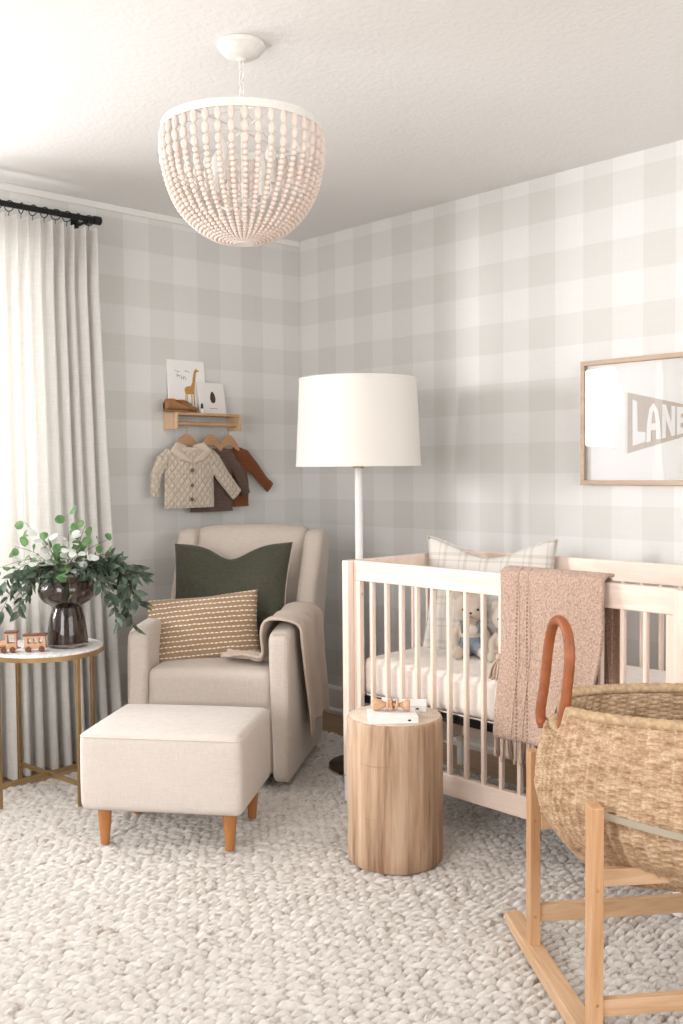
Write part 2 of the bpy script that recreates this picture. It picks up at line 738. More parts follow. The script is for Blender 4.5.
def make_rug():
    x0, x1, y0, y1 = -3.50, -0.33, -4.05, -0.29
    res = 0.0043
    nx, ny = int((x1 - x0) / res), int((y1 - y0) / res)
    X, Y = np.meshgrid(np.linspace(x0, x1, nx), np.linspace(y0, y1, ny))
    # gentle waver of the rows
    Yw = Y + 0.006 * np.sin(X * 5.3 + 1.0) + 0.005 * np.sin(X * 13.1 + Y * 3)
    Xw = X + 0.006 * np.sin(Y * 7.7)
    pr, pc = 0.0245, 0.036
    R = np.random.default_rng(11)
    NI, NJ = int((y1 - y0) / pr) + 10, int((x1 - x0) / pc) + 10
    jx = R.uniform(-.22, .22, (NI, NJ)) * pc
    jy = R.uniform(-.16, .16, (NI, NJ)) * pr
    ja = R.uniform(-.25, .25, (NI, NJ))
    jh = R.uniform(0.78, 1.12, (NI, NJ))
    js = R.uniform(0.88, 1.15, (NI, NJ))
    I = np.floor((Yw - y0) / pr).astype(int) + 3
    J = np.floor((Xw - x0) / pc).astype(int) + 3
    H = np.zeros_like(X)
    for di in (-1, 0, 1):
        for dj in (-1, 0, 1):
            ii = np.clip(I + di, 0, NI - 1)
            jj = np.clip(J + dj, 0, NJ - 1)
            cx = x0 + (jj - 3 + 0.5 + 0.5 * (ii % 2)) * pc + jx[ii, jj]
            cy = y0 + (ii - 3 + 0.5) * pr + jy[ii, jj]
            ang = -0.30 + ja[ii, jj]
            dx, dy = Xw - cx, Yw - cy
            u = dx * np.cos(ang) + dy * np.sin(ang)
            v = -dx * np.sin(ang) + dy * np.cos(ang)
            q = 1 - (u / (0.0245 * js[ii, jj])) ** 2 - (v / (0.0122 * js[ii, jj])) ** 2
            H = np.maximum(H, np.sqrt(np.clip(q, 0, 1)) * jh[ii, jj])
    Z = -0.0215 + H * 0.0228
    Z += 0.0015 * np.sin(X * 9) * np.sin(Y * 11)
    # thin selvedge
    e = np.minimum(np.minimum(X - x0, x1 - X), np.minimum(Y - y0, y1 - Y))
    Z = np.where(e < 0.004, -0.022, Z)
    vs = np.stack([X, Y, Z], -1).reshape(-1, 3)
    idx = np.arange(nx * ny).reshape(ny, nx)
    q = np.stack([idx[:-1, :-1], idx[:-1, 1:], idx[1:, 1:], idx[1:, :-1]], -1).reshape(-1, 4)
    me = bpy.data.meshes.new('area_rug')
    me.vertices.add(len(vs))
    me.vertices.foreach_set('co', vs.ravel())
    me.loops.add(q.size)
    me.loops.foreach_set('vertex_index', q.ravel().astype(np.int32))
    me.polygons.add(len(q))
    me.polygons.foreach_set('loop_start', np.arange(0, q.size, 4, dtype=np.int32))
    me.update(calc_edges=True)
    me.polygons.foreach_set('use_smooth', np.ones(len(q), bool))
    t = NT('rug_wool')
    t.set(rough=1.0, spec=0.1, sheen=0.2)
    vo = t.noise(t.tc(), 34, 2, 0.5)
    fl = t.noise(t.mapping((22, 40, 22), loc=(3, 1, 0)), 1, 3, 0.6)
    big = t.noise(t.tc(), 2.2, 3)
    c = t.ramp(vo, [(0.3, (0.68, 0.63, 0.58)), (0.7, (0.84, 0.80, 0.755))])
    c2 = t.mix(t.ramp(fl, [(0.59, (0, 0, 0)), (0.70, (0.85, 0.85, 0.85))]), c, (0.36, 0.29, 0.24))
    c3 = t.mix(1.0, c2, t.ramp(big, [(0.35, (0.93, 0.925, 0.92)), (0.65, (1, 1, 1))]), 'MULTIPLY')
    t.color(c3)
    fib = t.noise(t.mapping((220, 420, 220)), 1, 4, 0.65)
    t.bump(fib, 0.8, 0.006)
    me.materials.append(t.m)
    o = bpy.data.objects.new('area_rug', me)
    COL.objects.link(o)
    tag(o, 'large cream chunky loop wool rug with brown flecks covering the floor', 'rug')


make_rug()

# ------------------------------------------------------------------ curtain, rod and rings


def make_curtain():
    t = NT('curtain_linen')
    s = t.sep()
    a = t.noise(t.mapping((260, 260, 14)), 1, 3)
    b = t.noise(t.mapping((14, 14, 260)), 1, 3)
    h = t.math('ADD', a, b)
    c = (0.82, 0.80, 0.77)
    col = t.ramp(t.math('MULTIPLY', h, 0.5), [(0.35, dk(c, 0.92)), (0.65, dk(c, 1.03))])
    t.color(col)
    t.set(rough=0.9, spec=0.1)
    nrm = t.bump(h, 0.2, 0.0008)
    tr = t.n('ShaderNodeBsdfTranslucent')
    t.l(col, tr.inputs[0])
    t.l(nrm, tr.inputs[1])
    mx = t.n('ShaderNodeMixShader')
    mx.inputs[0].default_value = 0.27
    t.l(t.b.outputs[0], mx.inputs[1])
    t.l(tr.outputs[0], mx.inputs[2])
    t.l(mx.outputs[0], t.out.inputs['Surface'])
    root = thing('curtain', 'floor-length off-white linen curtain with pinch pleats beside the window', 'curtain', (-1.58, -0.125, 2.3))
    NP = 12
    ztop, zbot = 2.272, ZF + 0.008
    HH = ztop - zbot
    xl, xr = -1.88, -1.268
    ph = [random.uniform(-.5, .5) for _ in range(40)]

    def P(u, v):
        # v 0 top .. 1 bottom
        z = ztop - HH * v
        flare = v ** 1.2
        R = xr + 0.100 * flare
        L = xl - 0.03 * flare
        k = u * NP
        pinch = exp(-(v * HH / 0.15) ** 2)
        a = 2 * pi * k
        amp = lerp(0.020, 0.040, sst(0.0, 0.09, v)) * (1 + 0.25 * sin(k * 1.7 + 1)) + 0.012 * v * sin(k * 2.3)
        drift = 0.25 * sin(v * 2.2 + ph[int(k) % 40] * 1.2) * v
        x = lerp(L, R, u) + 0.010 * sin(2 * a + 1.0) * (1 - pinch) * 0.6
        y = amp * cos(a + drift * 2) - 0.006 * nz(k * 1.3, v * 3)
        # pinched pleat: narrow sharp double fold standing forward at each ring
        d = (k % 1.0) - 0.5
        y -= pinch * 0.046 * exp(-(d / 0.11) ** 2)
        x += -pinch * d * exp(-(d / 0.20) ** 2) * 0.045
        top = 0.0
        return (x + 1.58, y, z - 2.3 - top)
    mb = MB()
    mb.grid(P, NP * 20, 70)
    mb.build('fabric_panel', t.m, root, ang=180)
    ring = None
    for k in range(NP):
        u = (k + 0.5) / NP
        x = lerp(xl, xr, u) + 1.58
        if ring is None:
            r = MB()
            r.tube([(0, 0.0215 * cos(2 * pi * i / 20), 0.0215 * sin(2 * pi * i / 20)) for i in range(20)], 0.0022, 6, closed=True)
            r.tube([(0, 0, -0.0215), (0, 0.004, -0.032), (0, 0.002, -0.045)], 0.0015, 5)
            ring = r.build('curtain_ring', M['black'], root, loc=(x, 0, 0.016))
            ring.rotation_euler = (0, 0, 0.3)
        else:
            dup(ring, root, location=(x, 0, 0.016), rotation_euler=(0, 0, 0.3 + random.uniform(-.6, .6)))


make_curtain()
rod = thing('curtain_rod', 'black metal curtain rod with an end cap above the curtain', 'curtain rod', (-1.242, -0.125, 2.322))
MB().tube([(-2.3, 0, 0), (0, 0, 0)], 0.0125, 14).build('rod', M['black'], rod)
MB().lathe([(0.014, 0), (0.0185, 0.002), (0.0185, 0.032), (0.014, 0.036)], 16).xform(Matrix.Rotation(pi / 2, 4, 'Y')).build('end_cap', M['black'], rod, loc=(-0.03, 0, 0))
b = MB()
b.tube([(-0.055, 0, -0.004), (-0.055, 0.07, -0.01), (-0.055, 0.122, -0.01)], 0.007, 8)
b.box((-0.072, 0.113, -0.045), (-0.038, 0.1245, 0.03))
b.box((-0.066, -0.018, -0.022), (-0.044, 0.018, -0.008))
b.build('bracket', M['black'], rod, bevel=0.001)

# ------------------------------------------------------------------ bead chandelier
CH = (-1.702, -1.734)
ch = thing('bead_chandelier', 'basket-shaped chandelier of pink-white wooden bead strands on a white ring, hanging from the ceiling', 'chandelier', (CH[0], CH[1], ZC))
MB().lathe([(0.0, -0.050), (0.010, -0.049), (0.014, -0.044), (0.035, -0.040), (0.052, -0.030), (0.060, -0.018), (0.0665, -0.014), (0.0680, -0.008), (0.0665, -0.001), (0.0, -0.001)], 40).build('canopy', M['chand_metal'], ch)
b = MB()
zc = -0.058
for i in range(7):
    zz = -0.062 - i * 0.0235
    pth = []
    for k in range(12):
        a = 2 * pi * k / 12
        p = (0.0085 * cos(a), 0.0, 0.0155 * sin(a) + zz)
        if i % 2:
            p = (0, p[0], p[2])
        pth.append(p)
    b.tube(pth, 0.0022, 6, closed=True)
b.build('chain', M['chand_metal'], ch)
b = MB()
b.tube([(0.004 * sin(i), 0.004 * cos(i), zc - i * 0.012) for i in range(11)], 0.0012, 5)
b.build('cord', M['chand_metal'], ch)
RZ = -0.243   # ring height below the ceiling
b = MB()
b.lathe([(0.2215, RZ - 0.010), (0.2275, RZ - 0.010), (0.2275, RZ + 0.012), (0.2215, RZ + 0.012)], 72, closed=True)
b.build('ring_band', M['chand_metal'], ch)
b = MB()
for k in range(3):
    a = k * pi / 3 + 0.25
    b.tube([(0.2215 * cos(a), 0.2215 * sin(a), RZ), (-0.2215 * cos(a), -0.2215 * sin(a), RZ)], 0.0028, 6)
for k in range(3):
    a = 2 * pi * k / 3 + 0.4
    b.tube([(0, 0, RZ + 0.062), (0.10 * cos(a), 0.10 * sin(a), RZ + 0.04), (0.2215 * cos(a), 0.2215 * sin(a), RZ)], 0.0022, 5)
b.tube([(0, 0, RZ + 0.062), (0, 0, RZ - 0.25)], 0.005, 8)
b.build('inner_frame', M['chand_metal'], ch)
b = MB()
b.lathe([(0.0, -0.012), (0.018, -0.008), (0.022, 0.0), (0.018, 0.01), (0.0, 0.012)], 16, (0, 0, RZ - 0.20))
for k in range(4):
    a = 2 * pi * k / 4 + 0.3
    c0, s0 = cos(a), sin(a)
    b.tube(spline([(0, 0, RZ - 0.20), (0.05 * c0, 0.05 * s0, RZ - 0.212), (0.09 * c0, 0.09 * s0, RZ - 0.19), (0.095 * c0, 0.095 * s0, RZ - 0.16)], 10), 0.004, 6)
b.build('arms', M['chand_metal'], ch)
M['bulb'] = plain('frosted_bulb', (0.82, 0.80, 0.76), 0.25)
sok = blb = None
for k in range(4):
    a = 2 * pi * k / 4 + 0.3
    L = (0.095 * cos(a), 0.095 * sin(a), RZ - 0.16)
    if sok is None:
        sok = MB().lathe([(0.0, 0), (0.014, 0), (0.010, 0.006), (0.010, 0.055), (0.0, 0.055)], 14).build('lamp_socket', M['chand_metal'], ch, loc=L)
        blb = MB().lathe([(0.007, 0), (0.014, 0.014), (0.0155, 0.025), (0.011, 0.045), (0.003, 0.062), (0.0, 0.064)], 14).build('bulb', M['bulb'], ch, loc=(L[0], L[1], L[2] + 0.055))
    else:
        dup(sok, ch, location=L)
        dup(blb, ch, location=(L[0], L[1], L[2] + 0.055))
MB().lathe([(0.0, RZ - 0.314), (0.028, RZ - 0.317), (0.036, RZ - 0.311), (0.036, RZ - 0.301), (0.0, RZ - 0.297)], 24).build('bottom_plate', M['chand_metal'], ch)
# one strand: ring -> bottom
prof = spline([(0.2250, 0, RZ - 0.008), (0.2265, 0, RZ - 0.065), (0.214, 0, RZ - 0.140), (0.188, 0, RZ - 0.207), (0.145, 0, RZ - 0.260), (0.090, 0, RZ - 0.296), (0.036, 0, RZ - 0.310)], 400)
cum = [0.0]
for i in range(1, len(prof)):
    cum.append(cum[-1] + (prof[i] - prof[i - 1]).length)


def at_len(s):
    i = int(np.searchsorted(cum, s))
    i = max(1, min(i, len(prof) - 1))
    return prof[i], (prof[i] - prof[i - 1]).normalized()


strand = MB()
s = 0.0
bi = 0
while s < cum[-1] - 0.004:
    fr = s / cum[-1]
    if bi < 3:
        L, Rr = 0.036 - bi * 0.004, 0.0100
    else:
        L, Rr = lerp(0.0165, 0.0105, fr), lerp(0.0100, 0.0058, fr)
    p, d = at_len(s + L / 2)
    Mx = d.to_track_quat('Z', 'Y').to_matrix()
    strand.sph(p, (Rr, Rr, L * 0.52), 10, 7, 0, Mx)
    s += L
    bi += 1
so = None
NS = 40
for k in range(NS):
    a = 2 * pi * k / NS
    if so is None:
        so = strand.build('bead_strand', M['pink_bead'], ch, ang=180)
    else:
        dup(so, ch, rotation_euler=(0, 0, a))

# ------------------------------------------------------------------ framed pennant on the right wall
fr = thing('framed_pennant', 'thin oak picture frame with a tan LANE pennant on white behind glass', 'picture frame', (0, -2.15, 1.169))
y0, y1 = 0.396, -0.396     # left / right edge relative
H_ = 0.491
b = MB()
w, d = 0.018, 0.032
b.box((-d, y1, 0), (-0.001, y0, w))
b.box((-d, y1, H_ - w), (-0.001, y0, H_))
b.box((-d, y0 - w, w), (-0.001, y0, H_ - w))
b.box((-d, y1, w), (-0.001, y1 + w, H_ - w))
b.build('frame', M['frame'], fr, smooth=False, bevel=0.0015)
MB().box((-0.006, y1 + w, w), (-0.002, y0 - w, H_ - w)).build('backing', M['white_paper'], fr, smooth=False)
t = NT('picture_glass')
t.t.nodes.remove(t.b)
tr = t.n('ShaderNodeBsdfTransparent')
gl = t.n('ShaderNodeBsdfGlossy')
gl.inputs['Roughness'].default_value = 0.015
bp = t.n('ShaderNodeBump')
bp.inputs['Strength'].default_value = 0.12
bp.inputs['Distance'].default_value = 0.02
t.l(t.noise(t.mapping((1, 3.0, 3.0)), 1, 1), bp.inputs['Height'])
t.l(bp.outputs[0], gl.inputs['Normal'])
fn = t.n('ShaderNodeFresnel')
fn.inputs['IOR'].default_value = 1.5
mx = t.n('ShaderNodeMixShader')
t.l(fn.outputs[0], mx.inputs[0])
t.l(tr.outputs[0], mx.inputs[1])
t.l(gl.outputs[0], mx.inputs[2])
t.l(mx.outputs[0], t.out.inputs['Surface'])
M['pane'] = t.m
MB().box((-0.026, y1 + w, w), (-0.024, y0 - w, H_ - w)).build('glass_pane', M['pane'], fr, smooth=False)
M['felt'] = linen('tan_felt', (0.55, 0.47, 0.40), 0.08)
M['felt_white'] = plain('white_felt', (0.85, 0.84, 0.83), 0.9)
M['felt_edge'] = plain('felt_band', (0.80, 0.78, 0.75), 0.9)


def pen_half(yy):
    """half height of the pennant at distance yy from its hoist"""
    return 0.1175 * (1 - yy / 0.47)


zc = 0.240
pl = 0.198      # local y of the hoist
poly = [(pl, zc + 0.1175), (pl, zc - 0.1175), (pl - 0.47, zc)]
Mx = Matrix(((0, 0, 1, 0), (1, 0, 0, 0), (0, 1, 0, 0), (0, 0, 0, 1)))
pn = MB().prism(poly, -0.0085, -0.006, M=Mx).build('pennant', M['felt'], fr, smooth=False)
MB().prism([(pl + 0.012, zc + 0.12), (pl + 0.012, zc - 0.12), (pl, zc - 0.1175), (pl, zc + 0.1175)], -0.009, -0.006, M=Mx).build('hoist_band', M['felt_edge'], pn, smooth=False)
# letters in a unit cell (x 0..1, y 0..1), bent to the taper
letters = {
    'L': [[(0, 1), (0.36, 0.97), (0.40, 0.30), (1.0, 0.26), (0.98, 0.02), (0.02, 0.0)]],
    'A': [[(0.0, 0.0), (0.06, 0.45), (0.22, 0.85), (0.5, 1.0), (0.78, 0.85), (0.94, 0.45), (1.0, 0.0), (0.68, 0.02), (0.66, 0.28), (0.34, 0.28), (0.32, 0.0)],
          ],
    'N': [[(0, 0), (0, 1), (0.30, 1), (0.70, 0.45), (0.70, 1), (1, 1), (1, 0), (0.72, 0), (0.30, 0.55), (0.30, 0)]],
    'E': [[(0, 0), (0, 1), (1, 1), (1, 0.78), (0.36, 0.76), (0.36, 0.62), (0.85, 0.61), (0.85, 0.41), (0.36, 0.41), (0.36, 0.24), (1, 0.22), (1, 0)]],
}
cells = [('L', 0.022, 0.078), ('A', 0.080, 0.142), ('N', 0.146, 0.200), ('E', 0.206, 0.248)]
for ltr, s0, s1 in cells:
    b = MB()
    for poly in letters[ltr]:
        pts = []
        for (u, v) in poly:
            yy = lerp(s0, s1, u)
            hh = pen_half(yy) * 0.80
            pts.append((pl - yy, zc + (v * 2 - 1) * hh))
        b.prism(pts, -0.0105, -0.008, M=Mx)
    if ltr == 'A':
        pts = []
        for (u, v) in [(0.36, 0.46), (0.42, 0.72), (0.5, 0.80), (0.58, 0.72), (0.64, 0.46)]:
            yy = lerp(s0, s1, u)
            pts.append((pl - yy, zc + (v * 2 - 1) * pen_half(yy) * 0.80))
        b.prism(pts, -0.0109, -0.0104, mi=1, M=Mx)
    lo = b.build('letter', [M['felt_white'], M['felt']], pn, smooth=False)
    lo['label'] = 'white felt letter ' + ltr
# ------------------------------------------------------------------ wall shelf with bar, books, shoes
SX0, SX1, SD = -0.855, -0.467, 0.105
sh = thing('wall_shelf', 'small oak wall shelf with a hanging bar, on the left wall', 'shelf', ((SX0 + SX1) / 2, 0, 1.433))
hx = (SX1 - SX0) / 2
MB().box((-hx + .014, -SD + .002, 0.067), (hx - .014, -0.001, 0.079)).build('shelf_board', M['shelf'], sh, bevel=0.0015)
e = MB().box((-hx, -SD, 0), (-hx + 0.014, -0.001, 0.0795)).build('end_panel', M['shelf_end'], sh, bevel=0.002)
dup(e, sh, location=(2 * hx - 0.014, 0, 0))
MB().tube([(-hx + .012, -0.074, 0.028), (hx - .012, -0.074, 0.028)], 0.0100, 14).build('hanging_bar', M['shelf'], sh)
SZ = 1.5125


def book(name, label, cat, w, h, t_, loc, rot, cover, group=None, face=None):
    """upright book, spine at -x, width w, height h, thickness t_ (y 0..t_)"""
    r = thing(name, label, cat, loc, 0, group)
    r.rotation_euler = rot
    b = MB()
    b.box((0, 0, 0), (w, 0.0022, h))
    b.box((0, t_ - 0.0022, 0), (w, t_, h))
    b.box((0, 0.0022, 0), (0.003, t_ - 0.0022, h))
    b.build('cover', cover, r, bevel=0.0006)
    MB().box((0.003, 0.0023, 0.003), (w - 0.003, t_ - 0.0023, h - 0.003)).build('page_block', M['offwhite_paper'], r, smooth=False)
    return r


bk = book('picture_book', 'white picture book with a tan giraffe on the cover, behind the shoes on the shelf', 'book',
          0.212, 0.255, 0.009, (-0.832, -0.024, SZ), (radians(-4), 0, 0), M['white_paper'])
M['giraffe'] = plain('giraffe_print', (0.52, 0.27, 0.08), 0.7, var=0.35, vscale=140)
Fx = Matrix(((1, 0, 0, 0), (0, 0, 1, 0), (0, 1, 0, 0), (0, 0, 0, 1)))   # (x,z,depth)->(x,depth,z)
gir = [(0.090, 0.040), (0.094, 0.098), (0.090, 0.112), (0.094, 0.124), (0.106, 0.130), (0.128, 0.134), (0.137, 0.150), (0.143, 0.180), (0.150, 0.205), (0.158, 0.215),
       (0.164, 0.220), (0.166, 0.214), (0.180, 0.210), (0.178, 0.205), (0.166, 0.203), (0.160, 0.190), (0.155, 0.160), (0.151, 0.130), (0.147, 0.110), (0.146, 0.040), (0.140, 0.040),
       (0.140, 0.095), (0.134, 0.094), (0.132, 0.040), (0.127, 0.040), (0.128, 0.093), (0.106, 0.093), (0.104, 0.040), (0.099, 0.040), (0.100, 0.095), (0.096, 0.093), (0.095, 0.040)]
MB().prism(gir, -0.0006, 0.0002, M=Fx).build('giraffe_drawing', M['giraffe'], bk, smooth=False)
for strokes in ([(0.040, 0.205, 0.062, 0.198), (0.062, 0.198, 0.066, 0.203)], [(0.098, 0.206, 0.124, 0.200), (0.098, 0.206, 0.102, 0.201)],
                [(0.050, 0.187, 0.056, 0.186), (0.052, 0.187, 0.053, 0.172), (0.053, 0.179, 0.062, 0.184), (0.062, 0.184, 0.063, 0.174), (0.063, 0.178, 0.072, 0.182)],
                [(0.074, 0.180, 0.077, 0.162), (0.076, 0.170, 0.086, 0.172), (0.086, 0.180, 0.087, 0.162), (0.087, 0.171, 0.097, 0.175), (0.097, 0.178, 0.100, 0.161)]):
    b = MB()
    for (xa, za, xb, zb) in strokes:
        b.bar((xa, -0.0003, za), (xb, -0.0003, zb), 0.0015, 0.0008, up=(0, 1, 0))
    b.build('title_word', M['ink'], bk, smooth=False)
bk2 = book('picture_card', 'smaller white card book with a dark pine cone, in front of the giraffe book', 'book',
           0.155, 0.155, 0.007, (-0.676, -0.052, SZ), (radians(-10), 0, radians(0)), M['offwhite_paper'])
M['cone'] = plain('cone_print', (0.07, 0.035, 0.025), 0.7, var=0.5, vscale=160)
MB().prism([(0.083 + 0.0155 * cos(2 * pi * i / 20) * (1 - 0.25 * sin(2 * pi * i / 20)), 0.083 + 0.029 * sin(2 * pi * i / 20)) for i in range(20)], -0.0006, 0.0002, M=Fx).build('cone_drawing', M['cone'], bk2, smooth=False)
b = MB()
b.bar((0.060, -0.0003, 0.028), (0.105, -0.0003, 0.027), 0.0015, 0.0006, up=(0, 1, 0))
b.build('caption_lettering', M['ink'], bk2, smooth=False)

# little penguin-like figure between the books
fg = thing('bird_figurine', 'tiny black and white bird figure between the two shelf books', 'figurine', (-0.688, -0.082, SZ))
MB().lathe([(0.0, 0), (0.006, 0.001), (0.0065, 0.012), (0.005, 0.022), (0.0, 0.028)], 12).build('body', M['white_paper'], fg)
MB().lathe([(0.0, 0.02), (0.0062, 0.022), (0.0066, 0.034), (0.005, 0.044), (0.0, 0.049)], 12).build('head', M['ink'], fg)

M['shoe_leather'] = plain('tan_shoe_leather', (0.31, 0.15, 0.06), 0.6, var=0.12, bump=0.3)
M['shoe_sole'] = plain('shoe_sole', (0.25, 0.13, 0.06), 0.7)
M['shoe_lining'] = plain('rust_lining', (0.55, 0.13, 0.03), 0.9)
M['lace'] = plain('brown_lace', (0.17, 0.08, 0.04), 0.8)


def shoe(label, loc, rz):
    r = thing('baby_shoe', label, 'shoe', loc, rz, None)
    r.scale = (1.12, 1.0, 1.28)
    Lh = 0.058

    def sect(u):
        x = lerp(-Lh, Lh, u)            # heel -> toe
        hw = interp([0, .08, .3, .6, .85, .96, 1], [0.008, 0.019, 0.021, 0.024, 0.022, 0.013, 0.004], u)
        hh = interp([0, .08, .35, .5, .75, .92, 1], [0.030, 0.042, 0.040, 0.034, 0.024, 0.018, 0.010], u)
        return x, hw, hh

    def P(u, v):
        x, hw, hh = sect(v)
        a = u * 2 * pi
        return (x, hw * cos(a), 0.006 + hh / 2 + hh / 2 * (sin(a) if sin(a) < 0 else sin(a) ** 1.0))
    MB().grid(P, 20, 24, cu=True).build('upper', M['shoe_leather'], r, ang=180)
    MB().prism([(sect(i / 14)[0], sect(i / 14)[1] * 1.05) for i in range(15)] + [(sect(i / 14)[0], -sect(i / 14)[1] * 1.05) for i in range(14, -1, -1)], 0, 0.007).build('sole', M['shoe_sole'], r)
    MB().sph((-0.022, 0, 0.043), (0.024, 0.013, 0.006), 14, 8).build('lining', M['shoe_lining'], r)
    b = MB()
    for i in range(3):
        xx = 0.004 + i * 0.010
        b.tube(spline([(xx, -0.013, 0.036 - i * .004), (xx + .002, 0, 0.045 - i * .004), (xx + .004, 0.013, 0.036 - i * .004)], 6), 0.0016, 6)
    b.build('laces', M['lace'], r)
    return r


shoe('tan leather baby shoe nearest the shelf end, toe pointing right', (-0.838, -0.0865, SZ), radians(-3))
shoe('tan leather baby shoe behind the other one, its toe reaching toward the books', (-0.758, -0.0475, SZ), radians(0))

# ------------------------------------------------------------------ hangers and baby clothes


def hanger(label, x, y, wid, rz):
    r = thing('clothes_hanger', label, 'hanger', (x, y, 1.461), rz, None)
    # hook
    pts = [(0.010 * cos(a), 0, 0.001 + 0.010 * sin(a)) for a in [radians(200 - i * 20) for i in range(12)]]
    pts += [(0.001, 0, -0.022), (0, 0, -0.052)]
    MB().tube([(p[0], p[1], p[2]) for p in pts], 0.0016, 6).build('hook', M['steel'], r)
    # shoulder bar: boomerang outline
    top = [(-wid, -0.112), (-wid * 0.82, -0.094), (-wid * 0.5, -0.068), (-wid * 0.22, -0.052), (0, -0.046), (wid * 0.22, -0.052), (wid * 0.5, -0.068), (wid * 0.82, -0.094), (wid, -0.112)]
    bot = [(wid * 0.99, -0.128), (wid * 0.75, -0.124), (wid * 0.4, -0.108), (0, -0.100), (-wid * 0.4, -0.108), (-wid * 0.75, -0.124), (-wid * 0.99, -0.128)]
    MB().prism((top + bot)[::-1], -0.006, 0.006, M=Fx).build('shoulder_bar', M['hanger'], r, bevel=0.003)
    return r


hanger('left wooden child hanger, under the cream quilted jacket collar', -0.772, -0.074, 0.072, radians(4))
hanger('middle wooden child hanger, inside the brown cardigan', -0.634, -0.0735, 0.066, radians(2))
hanger('right wooden child hanger, inside the rust sweater', -0.528, -0.0735, 0.062, radians(-4))


def flat_loft(mb, path, wid, thk, n=20):
    """flattened sleeve or body lofted along path in the xz plane: half widths, half thickness"""
    P = [Vector(p) for p in path]
    m = len(P)
    base = len(mb.v)
    for i, p in enumerate(P):
        tdir = (P[min(i + 1, m - 1)] - P[max(i - 1, 0)]).normalized()
        s = Vector((0, 1, 0)).cross(tdir).normalized()
        w = wid[i] if isinstance(wid, (list, tuple)) else wid
        th = thk[i] if isinstance(thk, (list, tuple)) else thk
        for k in range(n):
            a = 2 * pi * k / n
            ca, sa = cos(a), sin(a)
            q = p + s * (w * math.copysign(abs(ca) ** 0.75, ca)) + Vector((0, th * sa, 0))
            mb.v.append(tuple(q))
    for i in range(m - 1):
        for k in range(n):
            k2 = (k + 1) % n
            mb.f.append((base + i * n + k, base + i * n + k2, base + (i + 1) * n + k2, base + (i + 1) * n + k))
            mb.mi.append(0)
    mb.f.append(tuple(base + k for k in reversed(range(n))))
    mb.f.append(tuple(base + (m - 1) * n + k for k in range(n)))
    mb.mi += [0, 0]


# quilted jacket
t = NT('quilted_cotton')
t.set(rough=0.9, spec=0.15, sheen=0.2)
s = t.sep()
k = 0.034
a1 = t.math('ADD', s[0], t.math('MULTIPLY', s[2], 0.8))
a2 = t.math('SUBTRACT', s[0], t.math('MULTIPLY', s[2], 0.8))
q1 = t.math('ABSOLUTE', t.math('SINE', t.math('MULTIPLY', a1, pi / k)))
q2 = t.math('ABSOLUTE', t.math('SINE', t.math('MULTIPLY', a2, pi / k)))
q = t.math('POWER', t.math('MINIMUM', q1, q2), 0.5)
t.color(t.ramp(t.noise(t.tc(), 60, 3), [(0.3, (0.56, 0.47, 0.38)), (0.7, (0.64, 0.55, 0.45))]))
t.bump(t.math('ADD', q, t.math('MULTIPLY', t.noise(t.tc(), 500, 2), 0.12)), 1.0, 0.006)
M['quilt'] = t.m
M['cream_cotton'] = linen('cream_cotton', (0.60, 0.51, 0.42), 0.06)
M['mauve_knit'] = knit('mauve_knit', (0.15, 0.095, 0.075), 300, 0.40, 1.0)
M['rust_knit'] = knit('rust_knit', (0.23, 0.070, 0.020), 300, 0.35, 1.0)
M['button'] = plain('horn_button', (0.18, 0.11, 0.06), 0.4)

J = thing('quilted_jacket', 'cream quilted baby jacket with hood and three brown buttons, leftmost on the bar', 'jacket', (-0.777, -0.098, 1.36))


def jx(x, z, y=0.0):
    return (x + 0.777, y, z - 1.36)


b = MB()
flat_loft(b, [jx(-0.777, 1.062), jx(-0.777, 1.10), jx(-0.777, 1.20), jx(-0.777, 1.26), jx(-0.777, 1.31), jx(-0.777, 1.338), jx(-0.777, 1.350)], [0.141, 0.141, 0.139, 0.138, 0.133, 0.100, 0.045], [0.010, 0.014, 0.018, 0.020, 0.021, 0.020, 0.014], 28)
flat_loft(b, [jx(-0.880, 1.322), jx(-0.925, 1.285), jx(-0.960, 1.220), jx(-0.967, 1.150), jx(-0.963, 1.116)], [0.030, 0.033, 0.028, 0.022, 0.020], [0.018, 0.019, 0.017, 0.014, 0.012])
flat_loft(b, [jx(-0.690, 1.330), jx(-0.640, 1.290), jx(-0.585, 1.215), jx(-0.528, 1.150), jx(-0.497, 1.118)], [0.034, 0.040, 0.038, 0.036, 0.035], [0.018, 0.020, 0.017, 0.015, 0.013])
b.build('jacket_body', M['quilt'], J, remesh=0.0035, smo=4)
b = MB()
# hood lying folded around the neck: two lapels meeting at a point
flat_loft(b, [jx(-0.800, 1.350, -.004), jx(-0.850, 1.352, -.008), jx(-0.875, 1.335, -.014), jx(-0.830, 1.305, -.022), jx(-0.775, 1.276, -.024)], [0.010, 0.022, 0.020, 0.018, 0.006], [0.006, 0.010, 0.009, 0.006, 0.004])
flat_loft(b, [jx(-0.755, 1.350, -.004), jx(-0.700, 1.352, -.008), jx(-0.672, 1.335, -.014), jx(-0.715, 1.305, -.022), jx(-0.768, 1.276, -.024)], [0.010, 0.022, 0.020, 0.018, 0.006], [0.006, 0.010, 0.009, 0.006, 0.004])
b.build('hood', M['cream_cotton'], J, remesh=0.003, smo=4)
b = MB()
flat_loft(b, [jx(-0.830, 1.338, -.006), jx(-0.777, 1.330, -.012), jx(-0.725, 1.338, -.006)], [0.012, 0.018, 0.012], [0.01, 0.012, 0.01])
b.build('hood_lining', M['rust_knit'] if False else M['cream_cotton'], J, remesh=0.003, smo=3)
b = MB()
